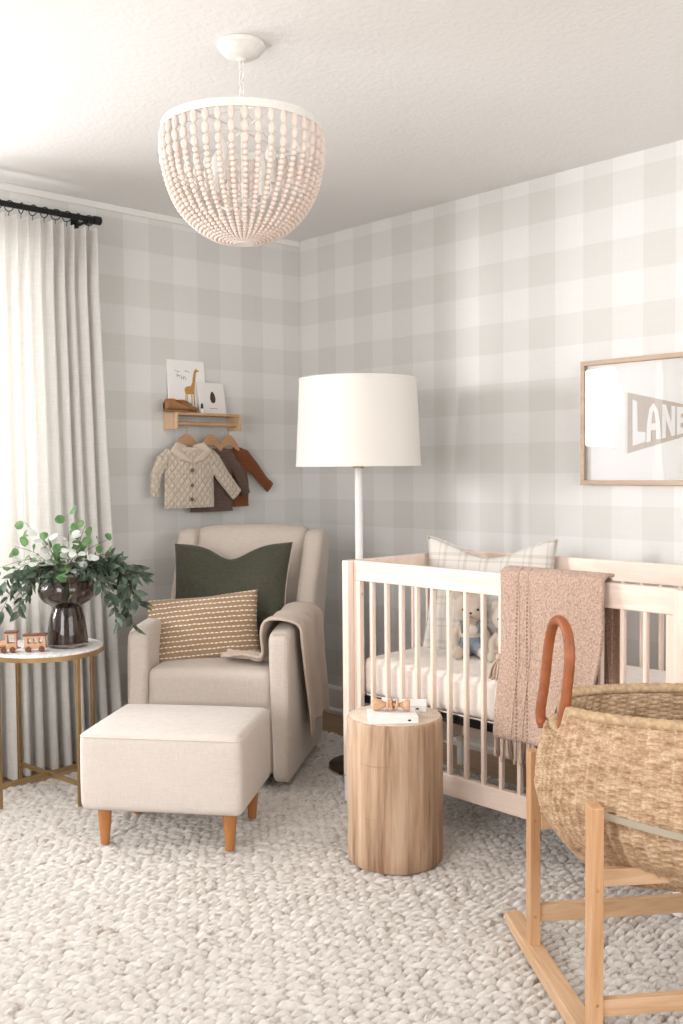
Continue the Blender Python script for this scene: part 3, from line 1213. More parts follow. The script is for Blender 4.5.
b.tube(spline([jx(-0.768, 1.275, -.026), jx(-0.762, 1.20, -.021), jx(-0.760, 1.12, -.018), jx(-0.764, 1.085, -.0165), jx(-0.785, 1.066, -.0135)], 24), 0.0022, 6)
b.build('placket', M['cream_cotton'], J)
bt = None
for zz in (1.239, 1.170, 1.103):
    L = jx(-0.778, zz, -0.0265 + (1.239 - zz) * 0.035)
    if bt is None:
        bt = MB().lathe([(0, -0.0015), (0.0085, -0.0015), (0.0095, 0), (0.0085, 0.002), (0.005, 0.0012), (0, 0.0012)], 16).xform(Matrix.Rotation(pi / 2, 4, 'X')).build('button', M['button'], J, loc=L)
    else:
        dup(bt, J, location=L)


def sweater(name, label, cat, x, y, mat, hemx, hemz, sleeve, sw, loc_z=1.36, bodytop=1.345, hw_top=0.085, left=None):
    r = thing(name, label, cat, (x, y, loc_z))

    def q(xx, zz, yy=0.0):
        return (xx - x, yy, zz - loc_z)
    b = MB()
    c0 = (hemx[0] + hemx[1]) / 2
    h0 = (hemx[1] - hemx[0]) / 2
    cs = [c0, c0, c0, lerp(c0, x, .5), x, x]
    zs = [hemz, hemz + .02, lerp(hemz, bodytop, .35), lerp(hemz, bodytop, .7), bodytop - .018, bodytop]
    hw = [h0 * 1.0, h0 * .96, h0, h0 * .98, hw_top, hw_top * .5]
    flat_loft(b, [q(a, z) for a, z in zip(cs, zs)], hw, [0.010, 0.011, 0.012, 0.013, 0.012, 0.008], 26)
    flat_loft(b, [q(a, z) for a, z in sleeve], sw, [0.012, 0.013, 0.012, 0.010, 0.009][:len(sleeve)])
    if left:
        flat_loft(b, [q(a, z, .004) for a, z in left], sw, [0.010, 0.010, 0.009, 0.008, 0.008][:len(left)])
    b.build('knitted_body', mat, r, remesh=0.0035, smo=4)
    b = MB()
    flat_loft(b, [q(a + 0.0, z) for a, z in sleeve[-2:]], [sw[-1] * 1.05] * 2, [0.011, 0.0105])
    MBc = MB()
    p0, p1 = Vector(q(*sleeve[-2])), Vector(q(*sleeve[-1]))
    d = (p1 - p0).normalized()
    flat_loft(MBc, [p1 - d * 0.022, p1 - d * 0.012, p1 + d * 0.003], [sw[-1] * 1.08] * 3, [0.0115, 0.012, 0.0105])
    MBc.build('cuff', mat, r)
    return r


sweater('cardigan', 'dark mauve-brown knitted baby cardigan hanging between the cream jacket and the rust sweater', 'cardigan', -0.634, -0.062, M['mauve_knit'], (-0.755, -0.495), 1.038,
        [(-0.590, 1.335), (-0.525, 1.312), (-0.468, 1.240), (-0.432, 1.165), (-0.418, 1.122)], [0.026, 0.034, 0.031, 0.028, 0.026])
sweater('sweater', 'rust-brown knitted baby sweater, rightmost on the hanging bar, one sleeve stretched out', 'sweater', -0.515, -0.032, M['rust_knit'], (-0.600, -0.372), 1.056,
        [(-0.470, 1.340), (-0.400, 1.310), (-0.340, 1.250), (-0.280, 1.185), (-0.238, 1.150)], [0.026, 0.036, 0.034, 0.030, 0.028])
#SPLIT
# ------------------------------------------------------------------ glider armchair
u_ = Vector((cos(radians(-53)), sin(radians(-53)), 0))
b_ = Vector((-sin(radians(-53)), cos(radians(-53)), 0))
FR = Vector((-1.040, -1.123, 0))
co = FR - u_ * 0.3275
ACH = thing('armchair', 'oatmeal linen wingback glider armchair in the corner, facing the ottoman', 'armchair', co, radians(-53))


def offset_poly(poly, d):
    n = len(poly)
    out = []
    for i in range(n):
        a, b, c = Vector(poly[i - 1]), Vector(poly[i]), Vector(poly[(i + 1) % n])
        e1, e2 = (b - a).normalized(), (c - b).normalized()
        nrm = Vector((-(e1.y + e2.y), e1.x + e2.x))
        if nrm.length < 1e-6:
            nrm = Vector((-e1.y, e1.x))
        nrm.normalize()
        out.append(tuple(b + nrm * d))
    return out


def slab(mb, poly, x0, x1, r, k=4, mi=0, xf=None):
    """poly (y,z) counter-clockwise seen from +x, thick from x0 to x1 with rounded rims"""
    # make ccw
    A = sum(poly[i][0] * poly[(i + 1) % len(poly)][1] - poly[(i + 1) % len(poly)][0] * poly[i][1] for i in range(len(poly)))
    if A < 0:
        poly = poly[::-1]
    n = len(poly)
    rings = []
    for i in range(k + 1):
        a = pi / 2 * i / k
        rings.append((x0 + r * (1 - sin(a)), r * (1 - cos(a))) if False else (x0 + r * (1 - cos(pi / 2 - a)) if False else x0 + r * (1 - sin(a)), r * (1 - cos(a))))
    rings = [(x0 + r * (1 - sin(pi / 2 * i / k)), r * (1 - cos(pi / 2 * i / k))) for i in range(k, -1, -1)]
    rings2 = [(x1 - r * (1 - sin(pi / 2 * i / k)), r * (1 - cos(pi / 2 * i / k))) for i in range(0, k + 1)]
    base = len(mb.v)
    allr = rings + rings2
    for (x, off) in allr:
        for (y, z) in offset_poly(poly, off):
            p = (x, y, z)
            mb.v.append(xf(p) if xf else p)
    for i in range(len(allr) - 1):
        for j in range(n):
            j2 = (j + 1) % n
            mb.f.append((base + i * n + j, base + i * n + j2, base + (i + 1) * n + j2, base + (i + 1) * n + j))
            mb.mi.append(mi)
    mb.f.append(tuple(base + j for j in reversed(range(n))))
    mb.f.append(tuple(base + (len(allr) - 1) * n + j for j in range(n)))
    mb.mi += [mi, mi]


def smooth_poly(pts, it=3, keep=()):
    P = [tuple(p) for p in pts]
    for _ in range(it):
        Q = []
        n = len(P)
        for i in range(n):
            a, b = P[i], P[(i + 1) % n]
            Q.append((a[0] * .75 + b[0] * .25, a[1] * .75 + b[1] * .25))
            Q.append((a[0] * .25 + b[0] * .75, a[1] * .25 + b[1] * .75))
        P = Q
    return P


arm_prof = smooth_poly([(0.000, 0.030), (0.000, 0.12), (0.000, 0.30), (0.006, 0.55), (0.010, 0.600), (0.055, 0.622), (0.20, 0.635), (0.34, 0.640), (0.50, 0.645), (0.62, 0.66), (0.70, 0.64), (0.72, 0.45), (0.71, 0.30), (0.69, 0.12), (0.67, 0.030), (0.58, 0.030), (0.30, 0.030), (0.09, 0.030)], 3)
wing_prof = smooth_poly([(0.45, 0.52), (0.475, 0.64), (0.53, 0.78), (0.580, 0.90), (0.610, 0.965), (0.64, 0.985), (0.74, 0.985), (0.80, 0.965), (0.82, 0.90), (0.77, 0.60), (0.70, 0.45), (0.50, 0.45)], 3)


def arm_x(sg):
    def f(p):
        x, y, z = p
        # inner side leans: arm thinner near the floor
        k = sst(0.05, 0.60, z)
        inner = (0.3275 - abs(x))
        x2 = 0.3275 - inner * lerp(0.82, 1.0, k)
        return (x2 * sg, y, z)
    return f


for sg in (-1, 1):
    b = MB()
    slab(b, arm_prof, 0.243, 0.3275, 0.024, xf=None)
    f = arm_x(sg)
    b.v = [f(p) for p in b.v]
    if sg < 0:
        b.f = [tuple(reversed(q)) for q in b.f]
    b.build('arm', M['upholstery'], ACH, ang=60)
    b = MB()
    slab(b, wing_prof, 0.245, 0.332, 0.030)
    b.v = [((p[0] + 0.016 * sst(0.6, 1.0, p[2]) - 0.002) * sg + (0.020 * sst(0.55, 0.9, p[2]) if sg < 0 else 0), p[1], p[2] - 0.012 * sst(0.6, 1, p[2])) for p in b.v]
    if sg < 0:
        b.f = [tuple(reversed(q)) for q in b.f]
    b.build('wing', M['upholstery'], ACH, ang=60)
    # seam piping along the front of the arm
    pth = [f((0.318, 0.0055, 0.075)), f((0.320, 0.0055, 0.30)), f((0.320, 0.008, 0.50)), f((0.318, 0.014, 0.585)), f((0.305, 0.020, 0.606)), f((0.285, 0.020, 0.609)), f((0.262, 0.018, 0.606))]
    MB().tube(spline(pth, 30), 0.0028, 6).build('arm_piping', M['seam'], ACH)

b = MB()
b.rbox((0.256, 0.315, 0.155), 0.02, 4, 3, c=(0, 0.345, 0.210))
b.build('seat_base', M['upholstery'], ACH)


def seat_fn(p):
    x, y, z = p
    k = (1 - (x / 0.26) ** 2) * (1 - (y / 0.29) ** 2)
    if z > 0:
        z += 0.022 * max(0, k)
    y -= 0.012 * (1 - (x / 0.26) ** 2) * (1 if y < 0 else 0)
    return (x, y, z)


MB().rbox((0.256, 0.275, 0.080), 0.035, 10, 4, fn=seat_fn, c=(0, 0.300, 0.382)).build('seat_cushion', M['upholstery'], ACH)
b = MB()


def back_fn(p):
    x, y, z = p
    kx = 1 - (x / 0.27) ** 2
    kz = 1 - (z / 0.31) ** 2
    if y < 0:
        y -= 0.030 * max(0, kx) ** 0.7 * max(0, kz) ** 0.6
    if z > 0.2:
        z += 0.012 * kx * sst(0.2, 0.3, z)
    y += 0.34 * (z + 0.1)
    return (x, y, z)


b.rbox((0.262, 0.060, 0.300), 0.040, 10, 4, fn=back_fn, c=(0.006, 0.600, 0.680))
b.build('backrest', M['upholstery'], ACH)
MB().rbox((0.255, 0.025, 0.44), 0.02, 4, 3, fn=lambda p: (p[0], p[1] + 0.20 * (p[2] + .1), p[2]), c=(0, 0.685, 0.505)).build('back_panel', M['upholstery'], ACH)
b = MB()
b.lathe([(0, 0.0), (0.17, 0.0), (0.175, 0.006), (0.17, 0.016), (0.04, 0.022), (0.04, 0.056), (0, 0.056)], 32, (0, 0.36, 0))
b.box((-0.21, 0.08, 0.045), (0.21, 0.60, 0.060))
b.build('swivel_base', M['black'], ACH, bevel=0.002)

# ------------------------------------------------------------------ ottoman
uo = Vector((cos(radians(-52)), sin(radians(-52)), 0))
bo = Vector((-sin(radians(-52)), cos(radians(-52)), 0))
OF = Vector((-1.590, -1.447, 0))
oc = Vector((-1.5742, -1.4655, 0)) - uo * 0.213 + bo * 0.150 + Vector((0.026, 0.046, 0))
OT = thing('ottoman', 'square cream linen ottoman on short tapered wooden legs in front of the armchair', 'ottoman', oc, radians(-52))


def ot_fn(p):
    x, y, z = p
    if z > 0:
        z += 0.010 * max(0, (1 - (x / .27) ** 2) * (1 - (y / .21) ** 2))
    k = 1 - (z / 0.13) ** 2
    return (x * (1 + 0.008 * k), y * (1 + 0.008 * k), z)


MB().rbox((0.274, 0.210, 0.131), 0.026, 10, 4, fn=ot_fn, c=(-0.003, 0, 0.258)).build('body', M['ottoman'], OT)
b = MB()
rr = 0.026
pth = []
for (sx, sy, a0) in ((1, 1, 0), (-1, 1, 90), (-1, -1, 180), (1, -1, 270)):
    for i in range(7):
        a = radians(a0 + 90 * i / 6)
        pth.append((sx * (0.274 - rr) + rr * cos(a) * 0.99 - 0.003, sy * (0.210 - rr) + rr * sin(a) * 0.99, 0.374))
b.tube(pth, 0.0022, 6, closed=True)
b.build('top_seam', M['ottoman'], OT)
lg = None
for (sx, sy) in ((-1, -1), (1, -1), (1, 1), (-1, 1)):
    L = (sx * 0.214, sy * 0.150, 0)
    if lg is None:
        lg = MB().lathe([(0, 0), (0.0135, 0.0), (0.0145, 0.004), (0.0235, 0.115), (0.0235, 0.128), (0, 0.128)], 20).build('leg', M['leg_wood'], OT, loc=L)
    else:
        dup(lg, OT, location=L)


# ------------------------------------------------------------------ cushions
def cushion(mb, W, H, T, cx=0.10, cy=0.10, dip=0.0, dipw=0.35, n=36, seed=1, sag=0.0, wr=0.004):
    """soft square cushion in the xz plane (x across, z up), thickness along y"""
    def outline(u, v):
        x = W * u * (1 - cx * (1 - abs(v) ** 1.6) * abs(u) ** 2)
        z = H * v * (1 - cy * (1 - abs(u) ** 1.6) * abs(v) ** 2)
        if v > 0:
            z -= dip * exp(-(u / dipw) ** 2) * v ** 2
        return x, z
    base = len(mb.v)
    ids = {}
    for side in (-1, 1):
        for j in range(n + 1):
            for i in range(n + 1):
                u, v = -1 + 2 * i / n, -1 + 2 * j / n
                edge = i in (0, n) or j in (0, n)
                if edge and (0, i, j) in ids:
                    ids[(side, i, j)] = ids[(0, i, j)]
                    continue
                x, z = outline(u, v)
                t = T * (max(0, (1 - u * u) * (1 - v * v))) ** 0.42
                t *= 1 + 0.10 * nz(u * 1.6 + seed, v * 1.6, side)
                if dip:
                    t *= 1 - 0.25 * exp(-(u / dipw) ** 2) * sst(-0.2, 1, v)
                t *= 1 + sag * (-v)
                y = side * t + wr * nz(u * 4 + seed, v * 4, side * 2) * (1 - max(abs(u), abs(v)) ** 6)
                if edge:
                    y = 0.003 * nz(u * 3, v * 3, seed)
                ids[(side, i, j)] = len(mb.v)
                if edge:
                    ids[(0, i, j)] = len(mb.v)
                mb.v.append((x, y, z))
    for side in (-1, 1):
        for j in range(n):
            for i in range(n):
                q = (ids[(side, i, j)], ids[(side, i + 1, j)], ids[(side, i + 1, j + 1)], ids[(side, i, j + 1)])
                if side > 0:
                    q = q[::-1]
                mb.f.append(q)
                mb.mi.append(0 if side < 0 else 1)
    return [mb.v[ids[(0, i, j)]] for (i, j) in [(i, 0) for i in range(n)] + [(n, j) for j in range(n)] + [(i, n) for i in range(n, 0, -1)] + [(0, j) for j in range(n, 0, -1)]]


def place(o, base_obj_loc, rz, local, tilt, roll=0.0, yaw=0.0):
    """world transform from a local pose in a yawed frame"""
    Rz = Matrix.Rotation(rz, 4, 'Z')
    Mx = Matrix.Translation(base_obj_loc) @ Rz @ Matrix.Translation(local) @ Matrix.Rotation(yaw, 4, 'Z') @ Matrix.Rotation(tilt, 4, 'X') @ Matrix.Rotation(roll, 4, 'Y')
    o.matrix_world = Mx
    return o


gp = thing('throw_pillow', 'large olive green square throw pillow with a chopped top, leaning on the chair back', 'pillow')
b = MB()
rim = cushion(b, 0.268, 0.245, 0.075, 0.09, 0.06, dip=0.062, dipw=0.36, seed=3)
b.build('pillow_cover', [M['green_pillow'], M['natural_back']], gp, ang=180)
MB().tube(rim, 0.0022, 5, closed=True).build('edge_seam', M['natural_back'], gp)
place(gp, co, radians(-53), (-0.028, 0.430, 0.692), radians(-19), roll=radians(-1))

t = NT('lumbar_weave')
t.set(rough=0.95, spec=0.1, sheen=0.15)
s = t.sep()
row = t.math('DIVIDE', s[2], 0.0205)
fr_ = t.math('FRACT', t.math('ADD', row, 20.0))
wob = t.noise(t.mapping((30, 30, 30)), 1, 2)
inrow = t.math('LESS_THAN', t.math('ABSOLUTE', t.math('SUBTRACT', t.math('ADD', fr_, t.math('MULTIPLY', t.math('SUBTRACT', wob, 0.5), 0.30)), 0.5)), 0.11)
ri = t.math('FLOOR', t.math('ADD', row, 20.0))
fx = t.math('FRACT', t.math('ADD', t.math('DIVIDE', s[0], 0.019), t.math('MULTIPLY', ri, 0.37)))
dash = t.math('LESS_THAN', fx, 0.62)
msk = t.math('MULTIPLY', inrow, t.math('ADD', t.math('MULTIPLY', dash, 0.75), 0.25))
th = t.wave(t.tc(), 70, 1.5, 2, 'Z')
tn = t.noise(t.mapping((500, 500, 160)), 1, 3)
c = t.ramp(t.math('ADD', t.math('MULTIPLY', th, 0.4), t.math('MULTIPLY', tn, 0.6)), [(0.3, (0.24, 0.15, 0.08)), (0.75, (0.46, 0.31, 0.19))])
t.color(t.mix(msk, c, (0.86, 0.80, 0.72)))
t.bump(t.math('ADD', t.math('MULTIPLY', msk, 1.5), t.math('ADD', th, tn)), 0.6, 0.002)
M['lumbar'] = t.m
lp = thing('lumbar_pillow', 'brown woven rectangular pillow with rows of white dashes, in front of the green pillow', 'pillow')
b = MB()
rim = cushion(b, 0.238, 0.142, 0.062, 0.05, 0.08, seed=9)
b.build('pillow_cover', [M['lumbar'], M['lumbar']], lp, ang=180)
place(lp, co, radians(-53), (-0.085, 0.230, 0.590), radians(-17), roll=radians(-6), yaw=radians(4))

# ------------------------------------------------------------------ throw over the chair's right arm
M['throw'] = knit('oat_knit_throw', (0.60, 0.49, 0.41), 700, 0.06, 0.25, dist=0.001)


def chair_throw():
    r = thing('throw_blanket', 'soft beige knit throw draped over the right arm of the armchair', 'blanket', co, radians(-53))
    # cross-section path in (x,z): from the seat up the inner side, over the arm, down outside
    prof = [(0.035, 0.493), (0.09, 0.494), (0.15, 0.492), (0.190, 0.490), (0.204, 0.52), (0.206, 0.60), (0.222, 0.650), (0.262, 0.662), (0.315, 0.655), (0.338, 0.625), (0.343, 0.55), (0.346, 0.42), (0.350, 0.30), (0.352, 0.20)]
    P = spline([(p[0], 0, p[1]) for p in prof], 90)

    def F(u, v):
        i = u * 90
        k = min(int(i), 89)
        p = P[k].lerp(P[k + 1], i - k)
        x, z = p.x, p.z
        out = sst(0.58, 0.72, u)
        ins = 1 - sst(0.30, 0.42, u)
        # extent along the arm (y): narrow on the seat, wide on the arm, hem hanging in points
        ya = lerp(0.050, 0.085, out)
        ya = lerp(ya, 0.085, ins)
        yb = lerp(0.47, 0.53, out)
        yb = lerp(yb, 0.185, ins)
        lowpt = sst(0.72, 1.0, u)
        ya += 0.15 * lowpt
        yb += 0.06 * lowpt
        y = lerp(ya, yb, v)
        # arm surface climbs toward the wing
        z += 0.012 * sst(0.20, 0.47, y) * (sst(0.38, 0.5, u)) * (1 - 0.3 * lowpt)
        # vertical folds outside
        fold = sin(v * 15 + 1.0 + u * 1.0) * 0.5 + 0.5 * sin(v * 27 + 2 + u * 2)
        x += out * (0.015 + 0.014 * fold)
        # ragged hem: front third long, then shorter
        hem = 0.045 * (1 - sst(0.15, 0.35, v)) - 0.015 * sin(v * 9) + 0.03 * sst(0.6, 0.9, v)
        z -= hem * sst(0.80, 1.0, u) * -1 * -1
        # wrinkles on the seat
        z += ins * (0.010 * sin(v * 9 + u * 12) + 0.006 * nz(u * 30, v * 6) + 0.010)
        if ins < 0.5:
            z += 0.004 * sin(v * 18) * (1 - out)
        return (x, y, z)
    MB().grid(F, 110, 60).build('knit_panel', M['throw'], r, solid=0.007, ang=180)
    # rolled double edge along the front of the arm
    e = [Vector(F(i / 60, 0.0)) for i in range(61)]
    MB().tube([p + Vector((0, -0.002, 0.001)) for p in e], 0.006, 8).build('rolled_edge', M['throw'], r, ang=180)


chair_throw()

# ------------------------------------------------------------------ round brass side table
TT = thing('side_table', 'round white marble side table with a brass cross-base, beside the curtain', 'side table', (-1.712, -0.488, 0), radians(-1))
t = NT('white_marble')
t.set(rough=0.22, spec=0.5)
n1 = t.noise(t.mapping((3, 3, 3)), 2, 6, 0.6, 1.6)
t.color(t.ramp(n1, [(0.46, (0.86, 0.85, 0.83)), (0.5, (0.66, 0.64, 0.62)), (0.54, (0.86, 0.85, 0.83))]))
M['marble'] = t.m
MB().lathe([(0, 0.562), (0.208, 0.562), (0.210, 0.564), (0.210, 0.573), (0.208, 0.575), (0, 0.575)], 64).build('marble_top', M['marble'], TT)
MB().lathe([(0.205, 0.551), (0.214, 0.551), (0.214, 0.568), (0.2105, 0.568), (0.2105, 0.561), (0.205, 0.561)], 64, closed=True).build('brass_rim', M['brass'], TT)
leg = None
for k in range(4):
    a = k * pi / 2 + radians(-83)
    if leg is None:
        leg = MB().box((-0.0075, -0.0065, 0), (0.0075, 0.0065, 0.552)).build('leg', M['brass'], TT, bevel=0.0015)
        leg.location = (0.204 * cos(a), 0.204 * sin(a), 0)
        leg.rotation_euler = (0, 0, a + pi / 2)
    else:
        dup(leg, TT, location=(0.204 * cos(a), 0.204 * sin(a), 0), rotation_euler=(0, 0, a + pi / 2))
b = MB()
for k in range(2):
    a = k * pi / 2 + radians(-83)
    b.bar((0.199 * cos(a), 0.199 * sin(a), 0.083), (-0.199 * cos(a), -0.199 * sin(a), 0.083), 0.012, 0.0155 + 0.0005 * k)
b.build('cross_brace', M['brass'], TT, bevel=0.001)

# ------------------------------------------------------------------ smoked glass vase with eucalyptus
VX, VY, VZ = -1.650, -0.540, 0.5755
t = NT('smoked_glass')
t.set(rough=0.01, trans=1.0, ior=1.46)
t.color((0.33, 0.275, 0.25))
M['smoke'] = t.m
vo_ = [(0, 0.0), (0.070, 0.0), (0.077, 0.004), (0.0775, 0.012), (0.074, 0.05), (0.066, 0.105), (0.057, 0.142), (0.0545, 0.150), (0.062, 0.158), (0.085, 0.170), (0.102, 0.192), (0.106, 0.215), (0.100, 0.240), (0.094, 0.252)]
vi_ = [(0.0905, 0.252), (0.0965, 0.239), (0.1025, 0.215), (0.0985, 0.194), (0.083, 0.1745), (0.060, 0.1625), (0.0505, 0.152), (0.053, 0.140), (0.062, 0.105), (0.070, 0.05), (0.0735, 0.014), (0, 0.010)]
vs_ = thing('glass_vase', 'smoky brown glass vase with narrow waist and bowl top, on the marble table', 'vase', (VX, VY, VZ))
MB().lathe(vo_ + vi_, 48).build('glass_body', M['smoke'], vs_)

M['stem'] = plain('eucalyptus_stem', (0.16, 0.09, 0.05), 0.8)


def leaf_mat(name, c1, c2, tr=0.2):
    t = NT(name)
    t.set(rough=0.5, spec=0.35)
    col = t.ramp(t.noise(t.tc(), 25, 3), [(0.35, c1), (0.65, c2)])
    t.color(col)
    tt = t.n('ShaderNodeBsdfTranslucent')
    t.l(col, tt.inputs[0])
    mx = t.n('ShaderNodeMixShader')
    mx.inputs[0].default_value = tr
    t.l(t.b.outputs[0], mx.inputs[1])
    t.l(tt.outputs[0], mx.inputs[2])
    t.l(mx.outputs[0], t.out.inputs['Surface'])
    return t.m


M['leaf_round'] = leaf_mat('round_leaf', (0.10, 0.21, 0.08), (0.22, 0.38, 0.17), 0.35)
M['leaf_pale'] = leaf_mat('pale_leaf', (0.62, 0.66, 0.62), (0.80, 0.82, 0.78), 0.2)
M['leaf_dark'] = leaf_mat('narrow_leaf', (0.05, 0.08, 0.055), (0.17, 0.225, 0.165), 0.2)


def leaf(mb, p, d, up, L, Wd, kind, mi=0):
    """one curved leaf at p pointing along d"""
    d = d.normalized()
    s = d.cross(up)
    if s.length < 1e-3:
        s = d.orthogonal()
    s.normalize()
    nrm = s.cross(d).normalized()
    n = 6 if kind == 'round' else 5
    base = len(mb.v)
    rows = []
    for i in range(n + 1):
        t_ = i / n
        if kind == 'round':
            w = Wd * sqrt(max(0, 1 - (2 * t_ - 1) ** 2))
        else:
            w = Wd * sin(pi * t_ ** 0.75)
        c = p + d * (L * t_) + nrm * (-0.12 * L * (t_ ** 2))
        for k in (-1, 0, 1):
            mb.v.append(tuple(c + s * (w * k) + nrm * (abs(k) * w * 0.22)))
    for i in range(n):
        for k in range(2):
            a = base + i * 3 + k
            mb.f.append((a, a + 1, a + 4, a + 3))
            mb.mi.append(mi)


BR_LABELS = iter([
    'round-leaved eucalyptus branch reaching highest, straight up from the vase',
    'round-leaved eucalyptus branch rising just right of the tallest branch in the vase',
    'round-leaved eucalyptus branch rising high on the left of the bouquet',
    'round-leaved eucalyptus branch leaning left at mid height of the bouquet',
    'round-leaved eucalyptus branch reaching far left, level with the vase rim',
    'round-leaved eucalyptus branch leaning right above the dark foliage',
    'round-leaved eucalyptus branch reaching farthest right of the round-leaved ones',
    'round-leaved eucalyptus branch hanging forward over the front of the vase bowl',
    'round-leaved eucalyptus branch in the front left middle of the bouquet',
    'whitish-leaved eucalyptus branch in the very middle of the bouquet',
    'whitish-leaved eucalyptus branch left of the bouquet middle, rising high',
    'whitish-leaved eucalyptus branch at the front right of the bouquet',
    'whitish-leaved eucalyptus branch farthest left of the whitish ones',
    'whitish-leaved eucalyptus branch right of the bouquet middle, rising high',
    'dark narrow-leaved branch arching farthest right, toward the armchair',
    'dark narrow-leaved branch drooping at the front right, below the longest one',
    'dark narrow-leaved branch hanging lowest on the right side of the vase',
    'dark narrow-leaved branch hanging steeply right beside the vase bowl',
    'dark narrow-leaved branch arching right between the longest and the lowest ones',
    'short dark narrow-leaved branch over the front right rim of the vase',
    'short dark narrow-leaved branch standing at the back right of the bouquet',
    'grey-green narrow-leaved branch filling the bouquet just left of centre',
    'grey-green narrow-leaved branch standing upright in the bouquet centre',
    'grey-green narrow-leaved branch over the front left rim of the vase',
    'grey-green narrow-leaved branch hanging steeply left toward the toy train',
    'grey-green narrow-leaved branch drooping farthest down on the left side',
    'short grey-green narrow-leaved branch drooping at the front left of the vase',
    'grey-green narrow-leaved branch stretching left above the drooping ones'])
EUC = {'round': ('eucalyptus_branch', 'silver dollar eucalyptus branch with round green leaves rising from the vase', 'branch', 'round-leaved eucalyptus branches in the vase'),
       'pale': ('eucalyptus_branch', 'eucalyptus branch with whitish leaf undersides in the middle of the bouquet', 'branch', 'white-leaved eucalyptus branches in the vase'),
       'dark': ('seeded_eucalyptus_branch', 'dark narrow-leaved eucalyptus branch drooping over the right side of the vase', 'branch', 'dark drooping branches on the vase right side'),
       'darkl': ('seeded_eucalyptus_branch', 'grey-green narrow-leaved eucalyptus branch drooping over the left side of the vase', 'branch', 'grey-green drooping branches on the vase left side')}


def branch(pts, kind, nleaf, Ls, seed, start=0.35, rad=0.0016):
    R = random.Random(seed)
    nm, lab, cat, grp = EUC[kind]
    # image-plane frame at the vase: first coord to the camera's right, second away
    rt = Vector((0.729, -0.685, 0))
    aw = Vector((0.685, 0.729, 0))
    P = spline([rt * p[0] + aw * p[1] + Vector((0, 0, p[2])) for p in pts], 40)
    r = thing(nm, next(BR_LABELS), cat, (VX, VY, VZ), 0, grp)
    b = MB()
    b.tube(P, [lerp(rad * 1.3, rad * 0.5, i / 40) for i in range(41)], 5)
    b.build('stem', M['stem'], r)
    b = MB()
    for i in range(nleaf):
        t_ = lerp(start, 1.0, (i + R.uniform(-.3, .3)) / max(1, nleaf - 1))
        t_ = max(start, min(0.999, t_))
        k = min(int(t_ * 40), 39)
        p = P[k].lerp(P[k + 1], t_ * 40 - k)
        d = (P[k + 1] - P[k]).normalized()
        sd = d.orthogonal().normalized()
        ax = Matrix.Rotation(R.uniform(0, 2 * pi), 3, d) @ sd
        L = R.uniform(*Ls)
        if kind in ('round', 'pale'):
            dd = (ax * 1.0 + d * R.uniform(.0, .7)).normalized()
            up = Vector((R.uniform(-1, 1), R.uniform(-1, .2), R.uniform(-.6, .8))) if kind == 'round' else Vector((R.uniform(-.5, .5), R.uniform(-1, 0), 1))
            pet = p + dd * 0.010
            b.tube([p, pet], 0.0006, 3)
            leaf(b, pet, dd, up, L, L * 0.46, 'round')
        else:
            dd = (ax * 1.0 + d * 0.6 + Vector((R.uniform(-.4, .4), R.uniform(-.4, .4), R.uniform(-.8, .1)))).normalized()
            leaf(b, p, dd, Vector((R.uniform(-1, 1), R.uniform(-1, 1), R.uniform(.2, 1))), L, L * R.uniform(.15, .27), 'narrow')
    b.build('leaves', {'round': M['leaf_round'], 'pale': M['leaf_pale'], 'dark': M['leaf_dark'], 'darkl': M['leaf_dark']}[kind], r, ang=180)


def bq(tip, mid, kind, n, Ls, seed, start=0.45):
    R = random.Random(seed * 31)
    a = R.uniform(0, 2 * pi)
    base = (0.045 * cos(a), 0.045 * sin(a), 0.02)
    neck = (0.018 * cos(a + 2.5), 0.018 * sin(a + 2.5), 0.15)
    rim_ = (mid[0] * 0.28, mid[1] * 0.28, 0.262)
    branch([base, neck, rim_, mid, tip], kind, n, Ls, seed, start)


